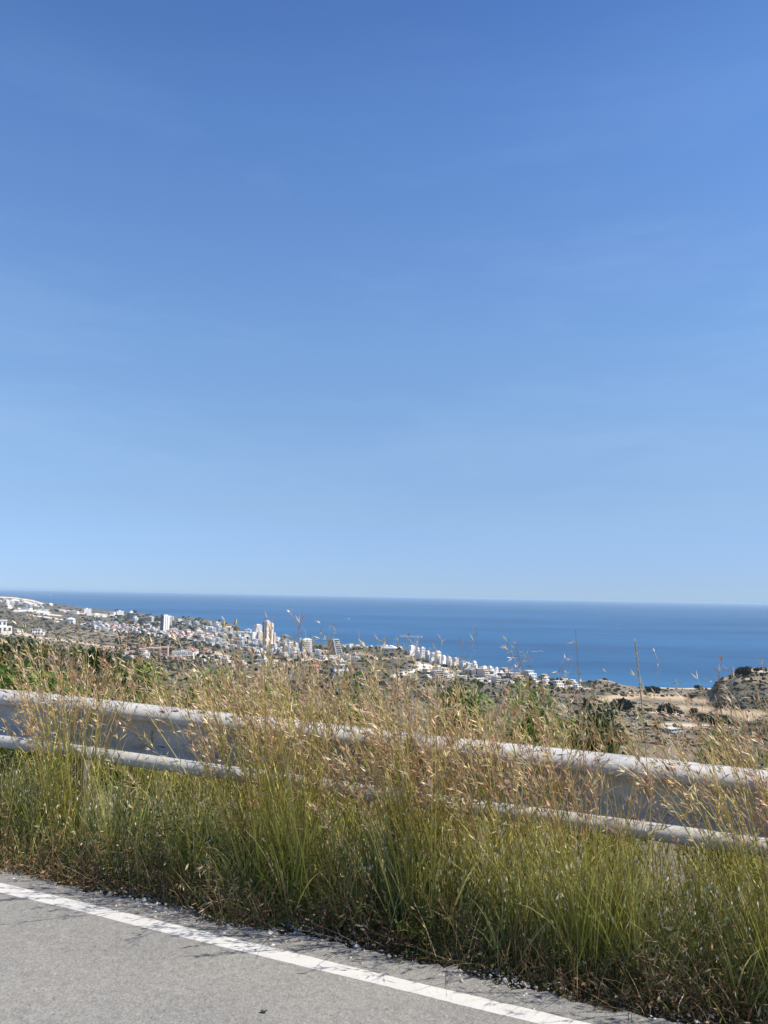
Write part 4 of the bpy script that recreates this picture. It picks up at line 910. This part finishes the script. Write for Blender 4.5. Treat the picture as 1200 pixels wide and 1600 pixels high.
rt, k = tower('balcony_block', 477, 1022, None, 'broad white apartment block with deep balconies and a shaded left side coloured grey', 'apartment block')
block(rt, k, -11, -5.5, 23, .9, M_GREYC, .3, storeys=0); block(rt, k, -6.5, 10.5, 23, .6, M_WHITE, .3, storeys=7, wm=M_GREYC)  # grey left slab: shade of the side away from the sun, as colour
for i in range(7):
    o = MB().box(-7 * k, 7 * k, -1 * k, 0, 3.3 * k * i + .2 * k, 3.3 * k * i + 1.2 * k).build('balcony', M_WHITE, rt); o.location = (2 * k, -5.5 * k, 0); o.rotation_euler = (0, 0, .3)
rt, k = tower('sloping_building', 523, 1025, None, 'sloping building with a brown panel and white stepped floors', 'apartment block')
o = MB().box(-5 * k, 4.0 * k, -3 * k, 3 * k, -12, 25 * k, 0, -7 * k).build('brown_panel', M_BROWN, rt); o.rotation_euler = (0, 0, .1)
o = MB().box(3.8 * k, 5.6 * k, -3.4 * k, 3 * k, -12, 25.6 * k, 0, -7.5 * k).build('white_fin', M_WHITE, rt); o.rotation_euler = (0, 0, .1)
for i in range(9):
    f = i / 8; x0 = (5.4 - 6.6 * f) * k; x1 = (13 - 7 * f) * k
    o = MB().box(x0, x1, -3.2 * k, 3 * k, 25 * k * f - .3 * k, 25 * k * f + .9 * k).build('floor_slab', M_WHITE, rt); o.rotation_euler = (0, 0, .1)
    if i < 8: o = MB().box(x0, x1 - 1.2 * k, -2.6 * k, 2.8 * k, 25 * k * f + .9 * k, 25 * k * (i + 1) / 8 - .3 * k).build('window_band', M_WIN, rt); o.rotation_euler = (0, 0, .1)
rt, k = tower('tower_block', 203, 968, None, 'dark grey tower block with white top on the far flat land', 'tower block')
block(rt, k, -4.5, 4.5, 10, .8, M_DARK, .5, storeys=0); block(rt, k, -1.5, 4.2, 12.5, .8, M_WHITE, .5, z0=0, storeys=0, y=.5)
for j, (px_, b_, w_, h_, mt_) in enumerate([(446, 1020, 9, 12, M_GREYC), (453, 1021, 9, 17, M_WHITE), (461, 1021, 10, 15, M_WHITE)]):
    rt, k = tower('apartment_block', px_, b_, None, ['grey apartment block at the left of three between the tall tower and balcony block', 'taller white middle block of three beside the balcony block', 'white block of three touching the grey shaded side of the balcony block'][j], 'apartment block')
    block(rt, k, -w_ / 2, w_ / 2, h_, .8, mt_, .5, storeys=5, wm=M_GREYC)
# the row of white apartment blocks stepping down to the sea
ROW = [(643, 1024, 12, 17), (652, 1026, 8, 18), (660, 1028, 10, 16), (668, 1032, 10, 17), (676, 1034, 9, 17), (684, 1037, 10, 19), (693, 1040, 10, 19), (702, 1041, 9, 17), (712, 1040, 9, 11), (724, 1046, 12, 16), (732, 1047, 9, 13), (741, 1047, 9, 13), (757, 1049, 10, 9), (766, 1052, 11, 11), (776, 1053, 8, 9), (783, 1055, 8, 8)]
DES = ['crane end', 'second', 'third', 'fourth', 'fifth', 'sixth', 'seventh', 'eighth', 'ninth', 'tenth', 'eleventh', 'twelfth', 'thirteenth', 'fourteenth', 'fifteenth', 'last']
for j, (px_, b_, w_, h_) in enumerate(ROW):
    rt, k = tower('row_block', px_, b_, None, ('white apartment block at the crane end of the stepped shoreline row' if j == 0 else 'last and lowest white block at the right end of the shoreline row' if j == 15 else f'white apartment block, {DES[j]} from the crane in the stepped shoreline row'), 'apartment block')
    rt['group'] = 'stepped shoreline apartment row'
    yw = .75 + .22 * math.sin(j * 2.4); hh_ = h_ * (.84 + .14 * math.sin(j * 4.1)); w2 = w_ * (.92 + .16 * math.sin(j * 1.7))
    block(rt, k, -w2 / 2, w2 / 2, hh_, .8 + .3 * (j % 3 == 1), (M_WHITE, M_PALE, M_WHITE, M_CREAM, M_WHITE)[j % 5], yw, storeys=max(3, int(h_ / 4)) if j % 3 else 0, wm=M_GREYC, y=1.5 * math.sin(j * 3.3))
    o = MB().box(-w2 * .2 * k, w2 * .2 * k, -w2 * .25 * k, w2 * .2 * k, -8, hh_ * (.5 + .2 * (j % 2)) * k).build('wing', M_WHITE if j % 2 else M_PALE, rt); o.location = (w2 * (.3 if j % 2 else -.25) * k, -w2 * .42 * k, 0); o.rotation_euler = (0, 0, yw)
# domed building
Q, d = hit(79, 946.5); k = d / FPX; rt = empty('domed_hall', tuple(Q)); tag(rt, 'small white domed hall on the skyline of the left headland', 'domed hall')
mb = MB(); n = 20; rings = [(math.cos(t) * 3.2 * k, math.sin(t) * 3.0 * k + 1.2 * k) for t in np.linspace(0, PI / 2 * .96, 7)]
mb.v = [(r * math.cos(2 * PI * i / n), r * math.sin(2 * PI * i / n), z) for r, z in rings for i in range(n)]
mb.f = [[a * n + i, a * n + (i + 1) % n, (a + 1) * n + (i + 1) % n, (a + 1) * n + i] for a in range(6) for i in range(n)] + [[6 * n + i for i in range(n)]]; mb.m = [0] * len(mb.f)
mb.build('dome', M_WHITE, rt, True); MB().tube([(0, 0, -8), (0, 0, 1.2 * k)], 3.3 * k, 20).build('drum', M_CREAM, rt)
# stadium-like hall on the marina with masts
Q, d = hit(608, 1017); k = d / FPX; rt = empty('marina_hall', tuple(Q), -math.atan2(Q[0], Q[1])); tag(rt, 'cream marina hall with upswept roof and thin white masts', 'hall')
MB().box(-11 * k, 10 * k, -4 * k, 4 * k, -8, 4 * k).build('wall', M_CREAM, rt)
MB().add([(-13 * k, -5 * k, 4.2 * k), (13 * k, -5 * k, 4.2 * k), (13 * k, 5 * k, 5.2 * k), (-13 * k, 5 * k, 5.2 * k), (-9 * k, -4 * k, 9 * k), (5 * k, -4 * k, 7 * k), (5 * k, 4 * k, 8 * k), (-9 * k, 4 * k, 10 * k)], [(3, 2, 1, 0), (4, 5, 6, 7), (0, 1, 5, 4), (1, 2, 6, 5), (2, 3, 7, 6), (3, 0, 4, 7)]).build('roof', M_WHITE, rt)
for x_ in (-6, 6.5): MB().tube([(x_ * k, 0, 0), (x_ * k, 0, 13 * k)], [.35, .2], 6).build('mast', M_STEEL, rt)
# tower crane
Q, d = hit(652, 1027); k = d / FPX; rt = empty('tower_crane', tuple(Q), -math.atan2(Q[0], Q[1])); tag(rt, 'tower crane with long horizontal jib over the shoreline apartment row', 'crane')
H = 31 * k
def lattice(a, b, w, n):
    mb = MB(); a = Vector(a); b = Vector(b); t = (b - a).normalized(); u = t.cross(Vector((0, 1, 0))).normalized() if abs(t.y) < .9 else Vector((1, 0, 0)); v = t.cross(u)
    cs = [(u * sx + v * sy) * w / 2 for sx, sy in ((-1, -1), (1, -1), (1, 1), (-1, 1))]
    for c_ in cs: mb.tube([a + c_, b + c_], w * .13, 4)
    for i in range(n):
        p, q = a + (b - a) * (i / n), a + (b - a) * ((i + 1) / n)
        for j in range(4): mb.tube([p + cs[j], q + cs[(j + 1) % 4]], w * .09, 4)
    return mb
lattice((0, 0, -4), (0, 0, H), 2.2, 22).build('mast', M_STEEL, rt); lattice((-29 * k, 0, H + 1), (-1, 0, H + 1), 1.9, 24).build('jib', M_STEEL, rt); lattice((1, 0, H + 1), (8 * k, 0, H + 1), 1.9, 6).build('counter_jib', M_STEEL, rt)
MB().box(5.5 * k, 8 * k, -1.4, 1.4, H - 2.2, H + 1.6).build('counterweight', M_WHITE, rt); MB().box(-1.2, 1.4, -3, -1, H - 2.6, H).build('cab', M_WHITE, rt); lattice((0, 0, H), (0, 0, H + 5), 1.6, 3).build('tower_head', M_STEEL, rt)
# boats
def boat(px_, py_, Lpx, lab, cat='boat', wake=True, name='motor_boat', hull=M_HULL, rz=0):
    r = ray(px_, py_); t = -SEA / r[2]; Q = r * t; k = (Q @ Fv) / FPX; L = Lpx * k
    rt = empty(name, (Q[0], Q[1], CZ - SEA), -math.atan2(Q[0], Q[1]) + rz); tag(rt, lab, cat)
    w = L * .26; st = np.linspace(-.5, .5, 9); mb = MB(); b0 = [(s * L, -w / 2 * min(1, (1 - max(0, s * 2) ** 2.5) + .02), 0) for s in st]
    vs = []
    for s in st: 
        ww = w / 2 * max(.03, 1 - max(0, s * 2) ** 2.5); sh = L * .09 * (1 + max(0, s) * .9); vs += [(s * L, -ww, sh), (s * L, -ww * .55, -.3), (s * L, ww * .55, -.3), (s * L, ww, sh)]
    fs = []
    for i in range(8):
        for j in range(4): a = i * 4; fs.append((a + j, a + (j + 1) % 4, a + 4 + (j + 1) % 4, a + 4 + j))
    fs += [(0, 3, 2, 1), (32, 33, 34, 35)]; mb.add(vs, fs).build('hull', hull, rt)
    c_ = MB().box(-L * .3, L * .12, -w * .32, w * .32, L * .085, L * .17, 0, L * .02); c_.box(-L * .26, 0, -w * .26, w * .26, L * .17, L * .23, 0); c_.build('cabin', hull, rt)
    if wake:
        wv = [(-L * .45, -w * .3, .06), (-L * .45, w * .3, .06)] + [(-L * (.45 + 1.6 * f), sg * w * (.3 + .5 * f), .06) for f in (.33, .66, 1) for sg in (-1, 1)]
        MB().add(wv, [(0, 1, 3, 2), (2, 3, 5, 4), (4, 5, 7, 6)]).build('wake', M_FOAM, rt)
boat(79, 930, 5.5, 'white ship far out near the horizon on the left', 'ship', False, 'ship')
boat(545, 967, 4.5, 'small white motor boat far out in the middle of the sea', rz=.4)
boat(317, 943, 3.5, 'tiny dark boat far out above the left cape', hull=M_DARK, wake=False, name='fishing_boat', rz=.7)
boat(845, 1018, 7, 'white speedboat trailing foam near the leaning brown seed head', rz=.1)
boat(962, 976, 5, 'distant white speedboat with a thin foam line on the right', rz=3.1)
boat(627, 995, 6, 'small motor boat near the crane jib off the marina', rz=3.0)

# ------------------------------------------------------------------ air
m = bpy.data.materials.new('haze'); m.use_nodes = True; nt = m.node_tree; nt.nodes.remove(nt.nodes['Principled BSDF'])
pv = nt.nodes.new('ShaderNodeVolumePrincipled'); pv.inputs['Color'].default_value = (.62, .82, 1, 1); pv.inputs['Density'].default_value = 2.8e-5; pv.inputs['Anisotropy'].default_value = 0
nt.links.new(pv.outputs[0], nt.nodes['Material Output'].inputs['Volume'])
B0 = 96000.
tag(MB().box(-B0, B0, -B0, B0, float(Z.min()) - 1, max(float(Z.max()), CZ) + 12).build('haze', m), 'pale blue haze in the air over sea and coast', 'haze', kind='stuff')

# ------------------------------------------------------------------ light, sky, picture settings
SUN_EL, SUN_AZ = 54, 98
w = bpy.data.worlds.new('World'); S.world = w; w.use_nodes = True; nt = w.node_tree
bg = nt.nodes['Background']; sky = nt.nodes.new('ShaderNodeTexSky'); sky.sky_type = 'NISHITA'; sky.sun_disc = False
sky.sun_elevation = math.radians(SUN_EL); sky.sun_rotation = math.radians(SUN_AZ); sky.altitude = 150; sky.air_density = 1.0; sky.dust_density = .1; sky.ozone_density = 8.0
gen = nt.nodes.new('ShaderNodeTexCoord').outputs['Generated']
wisp = noise(nt, mapping(nt, gen, (1.3, 1.3, 5.0), (.20, -.40, .3)), 1.5, 8, .6)
fib = noise(nt, mapping(nt, gen, (2.2, 2.2, 13), (.30, -.42, .3)), 3.2, 8, .68)
wf = ramp(nt, math_(nt, 'MULTIPLY_ADD', fib, .24, math_(nt, 'MULTIPLY', wisp, .70)), [(.45, (0, 0, 0)), (.66, (.13, .13, .13))])
sep = nt.nodes.new('ShaderNodeSeparateXYZ'); nt.links.new(gen, sep.inputs[0])
K = 2.0     # the air of the day: how the clear sky deviates from the model with elevation
tone = ramp(nt, sep.outputs['Z'], [(0.0, (.59 / K, .82 / K, 1.31 / K)), (.021, (.63 / K, .78 / K, 1.20 / K)), (.05, (.74 / K, .82 / K, 1.11 / K)), (.108, (1.01 / K, .96 / K, 1.02 / K)), (.19, (1.30 / K, 1.19 / K, 1.13 / K)), (.308, (1.46 / K, 1.41 / K, 1.33 / K)), (.416, (1.42 / K, 1.43 / K, 1.44 / K)), (.54, (1.24 / K, 1.38 / K, 1.49 / K)), (.64, (.97 / K, 1.14 / K, 1.35 / K)), (1., (.9 / K, 1.05 / K, 1.25 / K))])
skc = mixc(nt, 1., sky.outputs[0], tone, 'MULTIPLY')
sc2 = nt.nodes.new('ShaderNodeVectorMath'); sc2.operation = 'SCALE'; nt.links.new(skc, sc2.inputs[0])
# the sky is a little paler towards the left, away from the sun
nt.links.new(math_(nt, 'MULTIPLY_ADD', sep.outputs['X'], -.09 * K, K), sc2.inputs['Scale'])
wf = math_(nt, 'MULTIPLY', wf, ramp(nt, sep.outputs['Z'], [(.04, (.2, .2, .2)), (.18, (1, 1, 1)), (.42, (1, 1, 1)), (.58, (.2, .2, .2))]))
skc = mixc(nt, wf, sc2.outputs[0], (4.6, 6.2, 8.4))
nt.links.new(skc, bg.inputs['Color']); bg.inputs['Strength'].default_value = .09
sun = bpy.data.lights.new('sun', 'SUN'); sun.energy = 5.0; sun.angle = math.radians(.5); sun.color = (1, .95, .87)
so = bpy.data.objects.new('sun', sun); COL.objects.link(so)
e, a = math.radians(SUN_EL), math.radians(SUN_AZ)
so.rotation_euler = Vector((math.cos(e) * math.sin(a), math.cos(e) * math.cos(a), math.sin(e))).to_track_quat('Z', 'Y').to_euler()
vs_ = S.view_settings; vs_.view_transform = 'Standard'; vs_.look = 'None'; vs_.exposure = .45; vs_.gamma = 1
S.cycles.use_denoising = True; S.cycles.denoiser = 'OPENIMAGEDENOISE'; S.cycles.denoising_input_passes = 'RGB_ALBEDO_NORMAL'; S.cycles.denoising_prefilter = 'ACCURATE'
S.cycles.max_bounces = 8; S.cycles.transparent_max_bounces = 8; S.cycles.diffuse_bounces = 3
